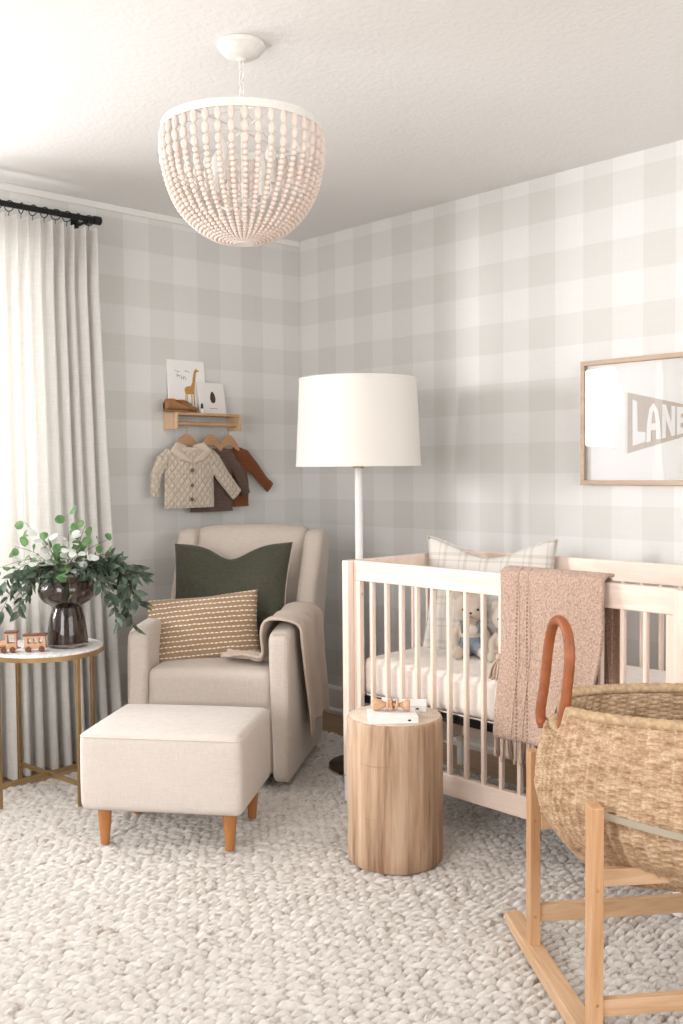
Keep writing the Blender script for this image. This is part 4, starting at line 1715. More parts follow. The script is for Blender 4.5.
# (right, away, up) tips around the vase
for i, (tip, mid, kind, n, Ls) in enumerate([
    ((0.005, 0.02, 0.500), (0.01, 0.0, 0.39), 'round', 8, (0.034, 0.046)),
    ((0.075, 0.0, 0.455), (0.05, -0.01, 0.38), 'round', 7, (0.030, 0.044)),
    ((-0.155, 0.02, 0.470), (-0.08, 0.0, 0.38), 'round', 6, (0.030, 0.040)),
    ((-0.185, -0.03, 0.385), (-0.10, -0.02, 0.35), 'round', 8, (0.032, 0.044)),
    ((-0.255, 0.0, 0.300), (-0.13, 0.0, 0.33), 'round', 8, (0.028, 0.042)),
    ((0.150, 0.02, 0.400), (0.08, 0.0, 0.36), 'round', 7, (0.030, 0.042)),
    ((0.210, -0.02, 0.350), (0.11, -0.02, 0.34), 'round', 6, (0.026, 0.036)),
    ((0.050, -0.13, 0.215), (0.03, -0.08, 0.32), 'round', 6, (0.032, 0.044)),
    ((-0.06, -0.08, 0.400), (-0.03, -0.04, 0.34), 'round', 8, (0.028, 0.044)),
    ((0.03, -0.06, 0.430), (0.02, -0.03, 0.35), 'pale', 12, (0.032, 0.048)),
    ((-0.09, -0.02, 0.430), (-0.05, -0.01, 0.36), 'pale', 11, (0.032, 0.048)),
    ((0.11, -0.08, 0.330), (0.06, -0.05, 0.33), 'pale', 8, (0.028, 0.042)),
    ((-0.15, -0.08, 0.315), (-0.08, -0.05, 0.33), 'pale', 7, (0.028, 0.040)),
    ((0.07, -0.10, 0.37), (0.04, -0.06, 0.33), 'pale', 6, (0.028, 0.040)),
    ((0.300, 0.0, 0.265), (0.19, 0.0, 0.315), 'dark', 42, (0.045, 0.070)),
    ((0.280, -0.03, 0.160), (0.19, -0.03, 0.300), 'dark', 44, (0.045, 0.070)),
    ((0.245, 0.02, 0.075), (0.18, 0.01, 0.290), 'dark', 46, (0.045, 0.070)),
    ((0.205, -0.03, 0.085), (0.14, -0.03, 0.290), 'dark', 44, (0.040, 0.065)),
    ((0.270, -0.01, 0.240), (0.16, -0.01, 0.330), 'dark', 42, (0.040, 0.065)),
    ((0.170, -0.06, 0.200), (0.10, -0.06, 0.300), 'dark', 38, (0.040, 0.060)),
    ((0.120, 0.03, 0.300), (0.06, 0.02, 0.320), 'dark', 40, (0.040, 0.060)),
    ((-0.080, 0.0, 0.290), (-0.03, 0.0, 0.300), 'darkl', 40, (0.035, 0.055)),
    ((0.040, -0.03, 0.320), (0.02, -0.01, 0.300), 'darkl', 36, (0.035, 0.055)),
    ((-0.040, -0.09, 0.250), (-0.02, -0.07, 0.290), 'darkl', 34, (0.035, 0.055)),
    ((-0.190, 0.0, 0.125), (-0.13, 0.0, 0.275), 'darkl', 34, (0.040, 0.065)),
    ((-0.250, -0.02, 0.120), (-0.16, -0.02, 0.280), 'darkl', 36, (0.040, 0.065)),
    ((-0.150, -0.05, 0.170), (-0.09, -0.04, 0.290), 'darkl', 30, (0.035, 0.060)),
    ((-0.270, 0.02, 0.220), (-0.15, 0.01, 0.310), 'darkl', 30, (0.035, 0.055)),
]):
    bq(tip, mid, kind, n, Ls, i + 3, 0.52 if kind.startswith('dark') else 0.55)

# ------------------------------------------------------------------ wooden toy train
M['toy_wood'] = wood('toy_pale_wood', (0.60, 0.36, 0.23), (0.50, 0.28, 0.17), 'X', 2.0)
M['toy_dark'] = wood('toy_walnut', (0.22, 0.085, 0.045), (0.13, 0.05, 0.028), 'X', 2.0)


def wheels(r, xs, rad, hy):
    w = None
    for x in xs:
        for sy in (-1, 1):
            L = (x, sy * hy, rad)
            if w is None:
                w = MB().lathe([(0, -0.003), (rad * .9, -0.003), (rad, -0.002), (rad, 0.002), (rad * .9, 0.003), (rad * .4, 0.003), (rad * .35, 0.0045), (0, 0.0045)], 20).xform(Matrix.Rotation(pi / 2, 4, 'X')).build('wheel', M['toy_dark'], r, loc=L)
            else:
                dup(w, r, location=L)
    b = MB()
    for x in xs:
        b.tube([(x, -hy + .002, rad), (x, hy - .002, rad)], 0.002, 8)
    b.build('axles', M['toy_dark'], r)


def frame_box(b, x0, x1, hy, z0, z1, wins, zw0, zw1):
    """hollow car body with window openings seen from the side"""
    xs = [x0] + [v for w_ in wins for v in w_] + [x1]
    for sy in (-1, 1):
        ya, yb = sorted((sy * hy, sy * (hy - 0.004)))
        b.box((x0, ya, z0), (x1, yb, zw0))
        b.box((x0, ya, zw1), (x1, yb, z1))
        for i in range(0, len(xs), 2):
            b.box((xs[i], ya, zw0), (xs[i + 1], yb, zw1))
    b.box((x0, -hy + .004, z0), (x0 + 0.003, hy - .004, z1))
    b.box((x1 - 0.003, -hy + .004, z0), (x1, hy - .004, z1))


car_dir = radians(-33)
cr = thing('toy_train_carriage', 'wooden toy train carriage with three windows and dark roof, behind the toy locomotive', 'toy', (-1.790, -0.560, VZ), car_dir)
b = MB()
b.box((-0.041, -0.017, 0.011), (0.041, 0.017, 0.017))
frame_box(b, -0.038, 0.038, 0.016, 0.017, 0.058, [(-0.026, -0.014), (-0.006, 0.006), (0.014, 0.026)], 0.031, 0.051)
b.build('carriage_body', M['toy_wood'], cr, smooth=False)
MB().rbox((0.043, 0.019, 0.0035), 0.002, 2, 2, c=(0, 0, 0.0615)).build('roof', M['toy_dark'], cr)
wheels(cr, (-0.024, 0.024), 0.0105, 0.0195)
lo_ = thing('toy_locomotive', 'wooden toy locomotive with open square cab and dark roof, at the table edge', 'toy', (-1.876, -0.502, VZ), car_dir)
b = MB()
b.box((-0.058, -0.017, 0.011), (0.042, 0.017, 0.017))
frame_box(b, 0.0, 0.038, 0.016, 0.017, 0.071, [(0.006, 0.032)], 0.034, 0.065)
b.tube([(-0.052, 0, 0.030), (0.0, 0, 0.030)], 0.0135, 18)
b.build('locomotive_body', M['toy_wood'], lo_)
MB().rbox((0.024, 0.020, 0.0035), 0.002, 2, 2, c=(0.019, 0, 0.0745)).build('cab_roof', M['toy_dark'], lo_)
MB().lathe([(0, 0.040), (0.0055, 0.040), (0.0055, 0.052), (0.008, 0.058), (0.008, 0.062), (0, 0.062)], 14, (-0.036, 0, 0)).build('chimney', M['toy_dark'], lo_)
wheels(lo_, (-0.040, -0.008, 0.024), 0.0105, 0.0195)
MB().tube([(0.042, 0, 0.014), (0.052, 0, 0.014)], 0.002, 6).build('coupling_peg', M['toy_dark'], lo_)

# ------------------------------------------------------------------ floor lamp
LX, LY = -0.608, -1.07
fl = thing('floor_lamp', 'tall white floor lamp with cream drum shade behind the crib corner', 'floor lamp', (LX, LY, 0))
MB().lathe([(0, 0.0), (0.130, 0.0), (0.133, 0.004), (0.133, 0.014), (0.128, 0.018), (0.03, 0.022), (0.02, 0.030), (0, 0.030)], 48).build('base', M['dark_bronze'], fl)
MB().lathe([(0, 0.028), (0.0165, 0.028), (0.0165, 1.245), (0, 1.245)], 24).build('pole', M['white_paint'], fl)
MB().lathe([(0, 1.243), (0.024, 1.243), (0.024, 1.249), (0.009, 1.251), (0.009, 1.33), (0.018, 1.335), (0.018, 1.39), (0, 1.39)], 20).build('brass_neck', M['brass'], fl)
MB().lathe([(0, 1.39), (0.014, 1.40), (0.030, 1.445), (0.028, 1.47), (0.012, 1.495), (0, 1.497)], 20).build('bulb', M['bulb'], fl)
t = NT('lamp_shade_fabric')
t.set(rough=0.9, spec=0.1)
wv = t.noise(t.mapping((500, 500, 60)), 1, 3)
t.color((0.84, 0.81, 0.76))
nr = t.bump(wv, 0.15, 0.0006)
tt = t.n('ShaderNodeBsdfTranslucent')
tt.inputs[0].default_value = (0.84, 0.81, 0.76, 1)
mx = t.n('ShaderNodeMixShader')
mx.inputs[0].default_value = 0.12
t.l(t.b.outputs[0], mx.inputs[1])
t.l(tt.outputs[0], mx.inputs[2])
t.l(mx.outputs[0], t.out.inputs['Surface'])
shd = MB()
shd.lathe([(0.255, 1.250), (0.2585, 1.250), (0.2585, 1.260), (0.2570, 1.261), (0.2415, 1.599), (0.243, 1.600), (0.2430, 1.609), (0.2385, 1.609), (0.2385, 1.598), (0.2535, 1.262)], 72, closed=True)
sho = shd.build('lamp_shade', t.m, fl)
b = MB()
for k in range(3):
    a = 2 * pi * k / 3 + 0.5
    b.tube([(0.016 * cos(a), 0.016 * sin(a), 1.335), (0.10 * cos(a), 0.10 * sin(a), 1.31), (0.253 * cos(a), 0.253 * sin(a), 1.285)], 0.0018, 5)
b.build('shade_spider', M['brass'], fl)

# ------------------------------------------------------------------ crib
CRX0, CRX1 = -0.930, -0.290       # front / back panel faces
CY0, CY1 = -1.335, -2.685
cb = thing('crib', 'washed beech baby crib with vertical slats along the right wall', 'crib', (-0.61, -2.01, 0))


def cl(p):
    return (p[0] + 0.61, p[1] + 2.01, p[2])


def cbox(name, lo, hi, mat, bev=0.002):
    b = MB()
    b.box(cl(lo), cl(hi))
    return b.build(name, mat, cb, bevel=bev)


M['crib_foot'] = plain('white_foot', (0.82, 0.80, 0.78), 0.5)
for (ya, yb) in ((CY0 - 0.032, CY0), (CY1, CY1 + 0.032)):
    ya, yb = min(ya, yb), max(ya, yb)
    cbox('post', (-0.957, ya, 0.10), (-0.905, yb, 0.903), M['crib_v'], 0.004)
    cbox('foot', (-0.955, ya + .002, 0.0), (-0.907, yb - .002, 0.10), M['crib_foot'], 0.003)
    cbox('post', (-0.310, ya, 0.10), (-0.262, yb, 0.903), M['crib_v'], 0.004)
    cbox('foot', (-0.308, ya + .002, 0.0), (-0.264, yb - .002, 0.10), M['crib_foot'], 0.003)
    cbox('end_rail', (-0.905, ya + .004, 0.830), (-0.310, yb - .004, 0.902), M['crib'])
    cbox('end_rail', (-0.905, ya + .004, 0.130), (-0.310, yb - .004, 0.205), M['crib'])
    sl0 = None
    for i, x in enumerate((-0.815, -0.735, -0.655, -0.582, -0.497, -0.415)):
        ym = (ya + yb) / 2
        if sl0 is None:
            sl0 = MB().box((-0.010, -0.0065, 0.20), (0.010, 0.0065, 0.835)).build('slat', M['crib_v'], cb, bevel=0.003, loc=(x + .61, ym + 2.01, 0))
        else:
            dup(sl0, cb, location=(x + .61, ym + 2.01, 0))
ya, yb = CY1 + 0.032, CY0 - 0.032
for xf, dr in ((CRX0, 1), (CRX1, -1)):
    x0, x1 = sorted((xf, xf + dr * 0.024))
    cbox('top_rail', (x0, ya + .001, 0.829), (x1, yb - .001, 0.903), M['crib'], 0.004)
    cbox('bottom_rail', (x0, ya + .001, 0.130), (x1, yb - .001, 0.203), M['crib'], 0.003)
    cbox('stile', (x0 + .001, yb - 0.034, 0.203), (x1 - .001, yb - .001, 0.829), M['crib_v'], 0.002)
    cbox('stile', (x0 + .001, ya + 0.001, 0.203), (x1 - .001, ya + 0.036, 0.829), M['crib_v'], 0.002)
    sl0 = None
    for k in range(16):
        y = -1.458 - 0.0729 * k
        L = ((x0 + x1) / 2 + .61, y + 2.01, 0)
        if y < ya + 0.06:
            continue
        if sl0 is None:
            sl0 = MB().box((-0.010, -0.0068, 0.198), (0.010, 0.0068, 0.834)).build('slat', M['crib_v'], cb, bevel=0.004, loc=L)
        else:
            dup(sl0, cb, location=L)
b = MB()
b.box(cl((-0.900, ya + .01, 0.372)), cl((-0.315, yb - .01, 0.382)))
for xx in (-0.898, -0.335):
    b.box(cl((xx, ya + .01, 0.382)), cl((xx + 0.018, yb - .01, 0.398)))
b.build('mattress_support', M['dark_metal'], cb, bevel=0.001)
b = MB()
for (y, z) in ((yb - 0.0345, 0.78), (yb - 0.0345, 0.25)):
    b.sph(cl((-0.918, y, z)), (0.005, 0.0015, 0.005), 10, 6)
b.build('bolts', M['steel'], cb)

mt = thing('crib_mattress', 'crib mattress in a fitted off-white sheet inside the crib', 'mattress', (-0.61, -2.01, 0.385))
MB().rbox((0.287, 0.640, 0.070), 0.030, 12, 4, fn=lambda p: (p[0], p[1], p[2] + (0.003 * nz(p[0] * 12, p[1] * 9) if p[2] > 0 else 0)), c=(0, 0, 0.0855)).build('fitted_sheet', M['sheet'], mt)
b = MB()
b.tube([(-0.272, -0.625, 0.020), (-0.2885, -0.60, 0.020), (-0.2885, 0.60, 0.020), (-0.272, 0.625, 0.020)], 0.003, 6)
b.build('elastic_hem', M['sheet'], mt)

# pillow standing in the crib
t = NT('plaid_linen')
t.set(rough=0.9, spec=0.1)
s = t.sep()


def bars(ax, w_, off, width):
    f = t.math('FRACT', t.math('ADD', t.math('DIVIDE', s[ax], w_), 10 + off))
    return t.math('LESS_THAN', f, width)


lx = t.math('ADD', bars(0, 0.085, 0.1, 0.16), bars(0, 0.085, 0.35, 0.07))
lz = t.math('ADD', bars(2, 0.085, 0.25, 0.16), bars(2, 0.085, 0.5, 0.07))
m_ = t.math('MULTIPLY', t.math('ADD', lx, lz), 0.5)
nn_ = t.noise(t.tc(), 300, 3)
t.color(t.mix(t.math('MULTIPLY', m_, t.math('ADD', nn_, 0.15)), (0.65, 0.62, 0.58), (0.42, 0.36, 0.29)))
t.bump(nn_, 0.4, 0.001)
M['plaid'] = t.m
cp = thing('plaid_pillow', 'off-white and beige plaid pillow standing in the crib behind the toys', 'pillow')
b = MB()
rim = cushion(b, 0.262, 0.232, 0.060, 0.10, 0.05, dip=0.075, dipw=0.62, seed=21)
b.build('pillow_cover', [M['plaid'], M['plaid']], cp, ang=180)
MB().tube(rim, 0.0025, 5, closed=True).build('edge_seam', M['plaid'], cp)
cp.matrix_world = Matrix.Translation((-0.465, -1.628, 0.748)) @ Matrix.Rotation(radians(-70), 4, 'Z') @ Matrix.Rotation(radians(-10), 4, 'X')

# ------------------------------------------------------------------ stuffed toys
M['plush'] = knit('cream_plush', (0.62, 0.53, 0.44), 500, 0.08, 0.4)
M['overall'] = linen('blue_grey_cotton', (0.24, 0.28, 0.33), 0.1)
M['plush_light'] = knit('ivory_plush', (0.72, 0.65, 0.57), 500, 0.06, 0.3)


def plush(name, label, loc, rz, s_=1.0, overalls=True, ears='bear'):
    r = thing(name, label, 'stuffed toy', loc, rz)
    r.scale = (s_, s_, s_)
    b = MB()
    # faces -y
    b.sph((0, 0, 0.070), (0.046, 0.040, 0.066), 20, 14)                 # body
    b.sph((0, -0.004, 0.175), (0.062, 0.052, 0.054), 22, 16)            # head
    b.sph((0, -0.048, 0.160), (0.024, 0.016, 0.017), 14, 10)            # muzzle
    b.sph((0, 0, 0.125), (0.030, 0.028, 0.025), 14, 10)
    for sx in (-1, 1):
        b.tube(spline([(sx * 0.036, 0.0, 0.110), (sx * 0.060, -0.012, 0.075), (sx * 0.058, -0.035, 0.040)], 10), [lerp(.015, .017, i / 10) for i in range(11)], 12)
        b.sph((sx * 0.057, -0.038, 0.034), 0.019, 14, 10)
        b.tube(spline([(sx * 0.024, -0.010, 0.030), (sx * 0.036, -0.055, 0.024), (sx * 0.045, -0.090, 0.022)], 10), 0.019, 12)
        b.sph((sx * 0.047, -0.100, 0.026), (0.021, 0.017, 0.025), 14, 10)
        if ears == 'bear':
            b.sph((sx * 0.045, 0.0, 0.228), (0.020, 0.010, 0.022), 14, 10)
        else:
            b.sph((sx * 0.036, 0.004, 0.255), (0.015, 0.009, 0.050), 14, 12, M=Matrix.Rotation(sx * 0.25, 3, 'Y'))
    b.build('body', M['plush'], r, remesh=0.0042, smo=5)
    b = MB()
    for sx in (-1, 1):
        b.sph((sx * 0.027, -0.0535, 0.178), 0.0048, 10, 8)
    b.build('eyes', M['ink'], r)
    b = MB()
    b.sph((0, -0.0650, 0.166), (0.0055, 0.003, 0.004), 10, 6)
    b.tube(spline([(-0.010, -0.0620, 0.153), (-0.004, -0.0655, 0.150), (0, -0.0655, 0.158), (0.004, -0.0655, 0.150), (0.010, -0.0620, 0.153)], 12), 0.0010, 5)
    b.build('nose_and_mouth', M['ink'], r)
    if overalls:
        b = MB()
        b.sph((0, 0, 0.052), (0.0495, 0.0435, 0.052), 20, 14)
        for sx in (-1, 1):
            b.tube(spline([(sx * 0.022, -0.008, 0.034), (sx * 0.033, -0.045, 0.027), (sx * 0.040, -0.070, 0.025)], 8), 0.0235, 14)
        b.build('trousers', M['overall'], r, remesh=0.0045, smo=4)
        for sx in (-1, 1):
            MB().tube(spline([(sx * 0.030, -0.036, 0.088), (sx * 0.032, -0.036, 0.110), (sx * 0.034, -0.014, 0.132), (sx * 0.030, 0.020, 0.128), (sx * 0.026, 0.038, 0.090)], 14), 0.0065, 8, flat=0.5).build('strap', M['overall'], r)
        MB().sph((0, -0.031, 0.098), (0.030, 0.012, 0.022), 16, 10).build('shirt_front', M['plush_light'], r)
    return r


plush('stuffed_bear', 'cream stuffed bear in blue-grey overalls sitting against the plaid pillow', (-0.585, -1.640, 0.540), radians(-50), 1.0)
plush('stuffed_bunny', 'smaller cream stuffed animal beside the bear, half behind the pink blanket', (-0.560, -1.790, 0.540), radians(-62), 0.86, overalls=False, ears='bear')

# ------------------------------------------------------------------ woven blanket over the crib rail
t = NT('blush_weave')
t.set(rough=1.0, spec=0.1, sheen=0.2)
s = t.sep()
w1 = t.noise(t.mapping((60, 200, 140)), 1, 3, 0.6)
n1 = t.noise(t.mapping((130, 130, 170)), 1, 4, 0.7)
yy = s[1]


def near(v, w_):
    return t.math('LESS_THAN', t.math('ABSOLUTE', t.math('SUBTRACT', yy, v)), w_)


ln = t.math('ADD', near(0.104, 0.0030), near(0.068, 0.0030))
dsh = t.math('GREATER_THAN', t.math('FRACT', t.math('MULTIPLY', s[2], 80)), 0.4)
lnm = t.math('MULTIPLY', ln, dsh)
base = t.ramp(t.math('ADD', t.math('MULTIPLY', w1, 0.5), t.math('MULTIPLY', n1, 0.5)), [(0.38, (0.42, 0.265, 0.195)), (0.62, (0.73, 0.53, 0.425))])
t.color(t.mix(lnm, base, (0.30, 0.18, 0.13)))
t.bump(t.math('ADD', t.math('MULTIPLY', w1, 0.5), n1), 1.0, 0.009)
M['blush'] = t.m
M['blush_dark'] = knit('brown_weave_back', (0.30, 0.19, 0.13), 300, 0.3, 0.8)
M['fringe_tan'] = plain('fringe_yarn', (0.50, 0.37, 0.29), 0.95, var=0.15, bump=0.4)
M['fringe_brown'] = plain('fringe_brown_yarn', (0.16, 0.10, 0.075), 0.95, var=0.2)


def crib_blanket():
    r = thing('woven_blanket', 'blush woven blanket with a fringed hem hanging over the crib front rail', 'blanket', (-0.930, -2.245, 0.903))
    YL, YR = 0.172, -0.178        # left / right edges (local y)
    prof = [(0.050, -0.330), (0.048, -0.20), (0.046, -0.08), (0.044, -0.015), (0.036, 0.014), (0.012, 0.022), (-0.014, 0.016), (-0.025, -0.010), (-0.028, -0.10), (-0.030, -0.25), (-0.032, -0.40), (-0.034, -0.515)]
    P = spline([(p[0], 0, p[1]) for p in prof], 100)

    def F(u, v, off=0.0):
        i = u * 100
        k = min(int(i), 99)
        p = P[k].lerp(P[k + 1], i - k)
        x, z = p.x, p.z
        frt = sst(0.50, 0.60, u)
        y = lerp(YL, YR, v)
        y += 0.010 * sin(z * 9) * frt
        # lower right corner swings in
        y += 0.055 * frt * sst(0.5, 1.0, v) * sst(-0.1, -0.5, z) + 0.01 * frt * (1 - v) * sst(-0.2, -0.5, z)
        x -= frt * (0.006 + 0.007 * sin(v * 11 + 0.6) * sst(0, -0.3, z) + 0.003 * nz(v * 5, z * 8))
        x -= off
        return (x, y, z)
    MB().grid(lambda u, v: F(u, v), 100, 60).build('woven_panel', M['blush'], r, solid=0.010, ang=180)
    # second folded layer on the right, thick soft fold
    MB().grid(lambda u, v: (lambda p: (p[0] - 0.013 * sst(0.48, 0.6, u), p[1] - 0.010, p[2] + 0.010 * exp(-((u - .47) / .1) ** 2)))(F(lerp(0.40, 0.93, u), lerp(0.72, 1.02, v))), 70, 20).build('folded_layer', M['blush'], r, solid=0.010, ang=180)
    # brown back flap hanging inside, just beyond the right edge
    MB().grid(lambda u, v: (0.052 + 0.006 * sin(v * 8), lerp(-0.085, -0.198, v), lerp(-0.010, -0.335, u)), 30, 14).build('inside_flap', M['blush_dark'], r, solid=0.009, ang=180)
    R = random.Random(4)
    # fringe: twisted cords
    for i in range(24):
        v = (i + 0.5) / 24
        p = Vector(F(1.0, v))
        L = R.uniform(0.055, 0.078)
        dx, dy = R.uniform(-.006, .004), R.uniform(-.012, .012)
        b = MB()
        pts = spline([p + Vector((0, 0, 0.006)), p + Vector((dx * .3, dy * .3, -L * .4)), p + Vector((dx, dy, -L))], 8)
        b.tube(pts, [0.0030, 0.0035, 0.0042, 0.0042, 0.0045, 0.005, 0.0055, 0.0058, 0.004], 6)
        b.build('fringe_cord', M['fringe_brown'] if i % 3 == 1 else M['fringe_tan'], r, ang=180)
    # twisted stitch lines standing on the weave
    for v in ((YL - 0.104) / (YL - YR), (YL - 0.068) / (YL - YR)):
        b = MB()
        e = [Vector(F(lerp(0.50, 0.99, i / 120), v)) + Vector((-0.0055 + 0.0012 * sin(i * 1.9), 0.0014 * cos(i * 1.9), 0)) for i in range(121)]
        b.tube(e, [0.0018 + 0.0012 * (i % 3 == 0) for i in range(121)], 5)
        b.build('twisted_stitch', M['fringe_tan'], r, ang=180)
    # tassel at the left corner
    ts = MB()
    top = Vector((-0.036, 0.176, -0.262))
    ts.sph(top, (0.012, 0.012, 0.012), 12, 8)
    for k in range(34):
        a = R.uniform(0, 2 * pi)
        q = R.uniform(0.2, 1)
        e_ = top + Vector((0.018 * cos(a) * q, 0.022 * sin(a) * q + 0.018, -0.068 + R.uniform(-.008, .008)))
        m_ = top + Vector((0.016 * cos(a) * q, 0.018 * sin(a) * q + 0.010, -0.030))
        ts.tube(spline([top, m_, e_], 6), [0.0022, 0.003, 0.0034, 0.0036, 0.0036, 0.0034, 0.0026], 5)
    ts.build('tassel', M['fringe_tan'], r, ang=180)


crib_blanket()

# ------------------------------------------------------------------ tree stump table
t = NT('stump_wood')
t.set(rough=0.6, spec=0.3)
n1 = t.noise(t.mapping((9, 9, 0.9)), 1, 5, 0.55, 1.2)
n2 = t.noise(t.mapping((70, 70, 4)), 1, 4, 0.6)
n3 = t.noise(t.mapping((5, 5, 2.2), loc=(4, 2, 1)), 1.3, 3, 0.5, 0.8)
f = t.math('ADD', t.math('MULTIPLY', n1, 0.62), t.math('MULTIPLY', n2, 0.38))
c = t.ramp(f, [(0.38, (0.25, 0.15, 0.09)), (0.47, (0.42, 0.275, 0.18)), (0.60, (0.57, 0.41, 0.29))])
c = t.mix(t.ramp(n3, [(0.54, (0, 0, 0)), (0.66, (0.6, 0.6, 0.6))]), c, (0.26, 0.17, 0.11))
ck = t.wave(t.mapping((1, 1, 1)), 1.9, 0.9, 2, 'Z', dscale=2.0)
ckm = t.math('MULTIPLY', t.ramp(ck, [(0.0, (1, 1, 1)), (0.0022, (0, 0, 0))]), t.ramp(t.noise(t.tc(), 4, 2), [(0.45, (0, 0, 0)), (0.55, (1, 1, 1))]))
c = t.mix(t.math('MULTIPLY', ckm, 0.45), c, (0.24, 0.15, 0.10))
t.color(c)
t.bump(t.math('ADD', n2, t.math('MULTIPLY', ckm, -1.0)), 0.3, 0.0015)
M['stump_side'] = t.m
t = NT('stump_end_grain')
t.set(rough=0.6, spec=0.3)
s = t.sep()
rr_ = t.math('SQRT', t.math('ADD', t.math('POWER', s[0], 2.0), t.math('POWER', s[1], 2.0)))
wob = t.noise(t.tc(), 7, 3)
ringv = t.math('SINE', t.math('MULTIPLY', t.math('ADD', rr_, t.math('MULTIPLY', wob, 0.06)), 600))
t.color(t.ramp(t.math('ADD', t.math('MULTIPLY', ringv, 0.12), t.noise(t.tc(), 30, 4)), [(0.35, (0.62, 0.50, 0.39)), (0.65, (0.74, 0.63, 0.52))]))
M['stump_end'] = t.m
st = thing('stump_table', 'round tree stump side table of pale wood standing before the crib', 'stump table', (-1.197, -1.832, 0))
b = MB()
prof_ = [(0.149, 0.0), (0.1535, 0.006), (0.1545, 0.05), (0.153, 0.12), (0.154, 0.2), (0.1535, 0.28), (0.1545, 0.36), (0.1535, 0.42), (0.1530, 0.448), (0.150, 0.4555), (0.146, 0.458)]
n_ = 96
for (r_, z_) in prof_:
    for k in range(n_):
        a = 2 * pi * k / n_
        w = 1 + 0.008 * sin(2 * a + 0.5) + 0.006 * sin(3 * a + 1) + 0.005 * nz(cos(a) * 2, sin(a) * 2, z_ * 1.2)
        b.v.append((r_ * w * cos(a), r_ * w * sin(a), z_))
for i in range(len(prof_) - 1):
    for k in range(n_):
        k2 = (k + 1) % n_
        b.f.append((i * n_ + k, i * n_ + k2, (i + 1) * n_ + k2, (i + 1) * n_ + k))
        b.mi.append(0)
b.f.append(tuple(reversed(range(n_))))
b.mi.append(1)
b.f.append(tuple((len(prof_) - 1) * n_ + k for k in range(n_)))
b.mi.append(1)
b.build('log', [M['stump_side'], M['stump_end']], st, ang=50)


def flat_book(label, cx, cy, z, rz, w, l, t_):
    r = thing('board_book', label, 'book', (cx, cy, z), rz)
    b = MB()
    b.box((-w / 2, -l / 2, 0), (w / 2, l / 2, 0.0022))
    b.box((-w / 2, -l / 2, t_ - 0.0022), (w / 2, l / 2, t_))
    b.box((-w / 2, -l / 2, 0.0022), (w / 2, -l / 2 + 0.003, t_ - 0.0022))
    b.build('cover', M['white_paper'], r, bevel=0.0008)
    MB().box((-w / 2 + .003, -l / 2 + .003, 0.0023), (w / 2 - .003, l / 2 - .003, t_ - 0.0023)).build('page_block', M['offwhite_paper'], r, smooth=False)
    b = MB()
    b.prism([(0.0055 * cos(2 * pi * i / 14), 0.0030 * sin(2 * pi * i / 14)) for i in range(14)], 0, 0.0006,
            M=Matrix.Translation((w / 2 - 0.028, -l / 2 + 0.0002, t_ / 2)) @ Matrix.Rotation(pi / 2, 4, 'X'))
    b.build('spine_mark', M['ink'], r, smooth=False)
    return r


flat_book('white board book on the stump top, nearest the camera, under the wooden rattle', -1.2465, -1.868, 0.4585, radians(-40), 0.150, 0.118, 0.0195)
flat_book('white board book on the back of the stump top, its end behind the rattle', -1.118, -1.796, 0.4585, radians(-50), 0.150, 0.095, 0.0195)

M['rattle'] = wood('rattle_beech', (0.66, 0.42, 0.27), (0.54, 0.31, 0.18), 'X', 2.5, 0.4)
rt_ = thing('wooden_rattle', 'wooden dumbbell rattle with loose rings lying on the front board book', 'rattle', (-1.232, -1.852, 0.4800), radians(-50))
Ry = Matrix.Rotation(pi / 2, 4, 'Y')
MB().lathe([(0, -0.062), (0.012, -0.062), (0.0185, -0.057), (0.020, -0.050), (0.0165, -0.036), (0.009, -0.022), (0.0065, -0.012), (0.0065, 0.012), (0.0065, 0.026), (0.010, 0.032), (0.0165, 0.040), (0.0185, 0.050), (0.0175, 0.056), (0.012, 0.058), (0, 0.058)], 24).xform(Ry).build('handle', M['rattle'], rt_, loc=(0, 0, 0.0185))
rg = None
for k, (x, tlt) in enumerate(((-0.012, 0.15), (0.001, -0.2), (0.014, 0.25))):
    if rg is None:
        rg = MB().tube([(0, 0.0140 * cos(2 * pi * i / 20), 0.0140 * sin(2 * pi * i / 20)) for i in range(20)], 0.0050, 8, closed=True).build('ring', M['rattle'], rt_, loc=(x, 0, 0.0190))
        rg.rotation_euler = (0, tlt, 0)
    else:
        dup(rg, rt_, location=(x, 0, 0.0190), rotation_euler=(0, tlt, tlt))

# ------------------------------------------------------------------ bassinet stand and moses basket
E1 = Vector((-0.593, -0.805, 0))       # toward the camera
E2 = Vector((0.805, -0.593, 0))        # to the right
SO = Vector((-1.299, -2.361, 0))
# local frame: x = E2, y = -E1 (away from the camera), z up
S_rz = atan2(E2.y, E2.x)
bs = thing('bassinet_stand', 'pine rocking stand with upright posts holding the wicker basket', 'stand', SO, S_rz)
LEN = 0.80


def sbar(name, lo, hi, mat, bev=0.002):
    return MB().box(lo, hi).build(name, mat, bs, bevel=bev)


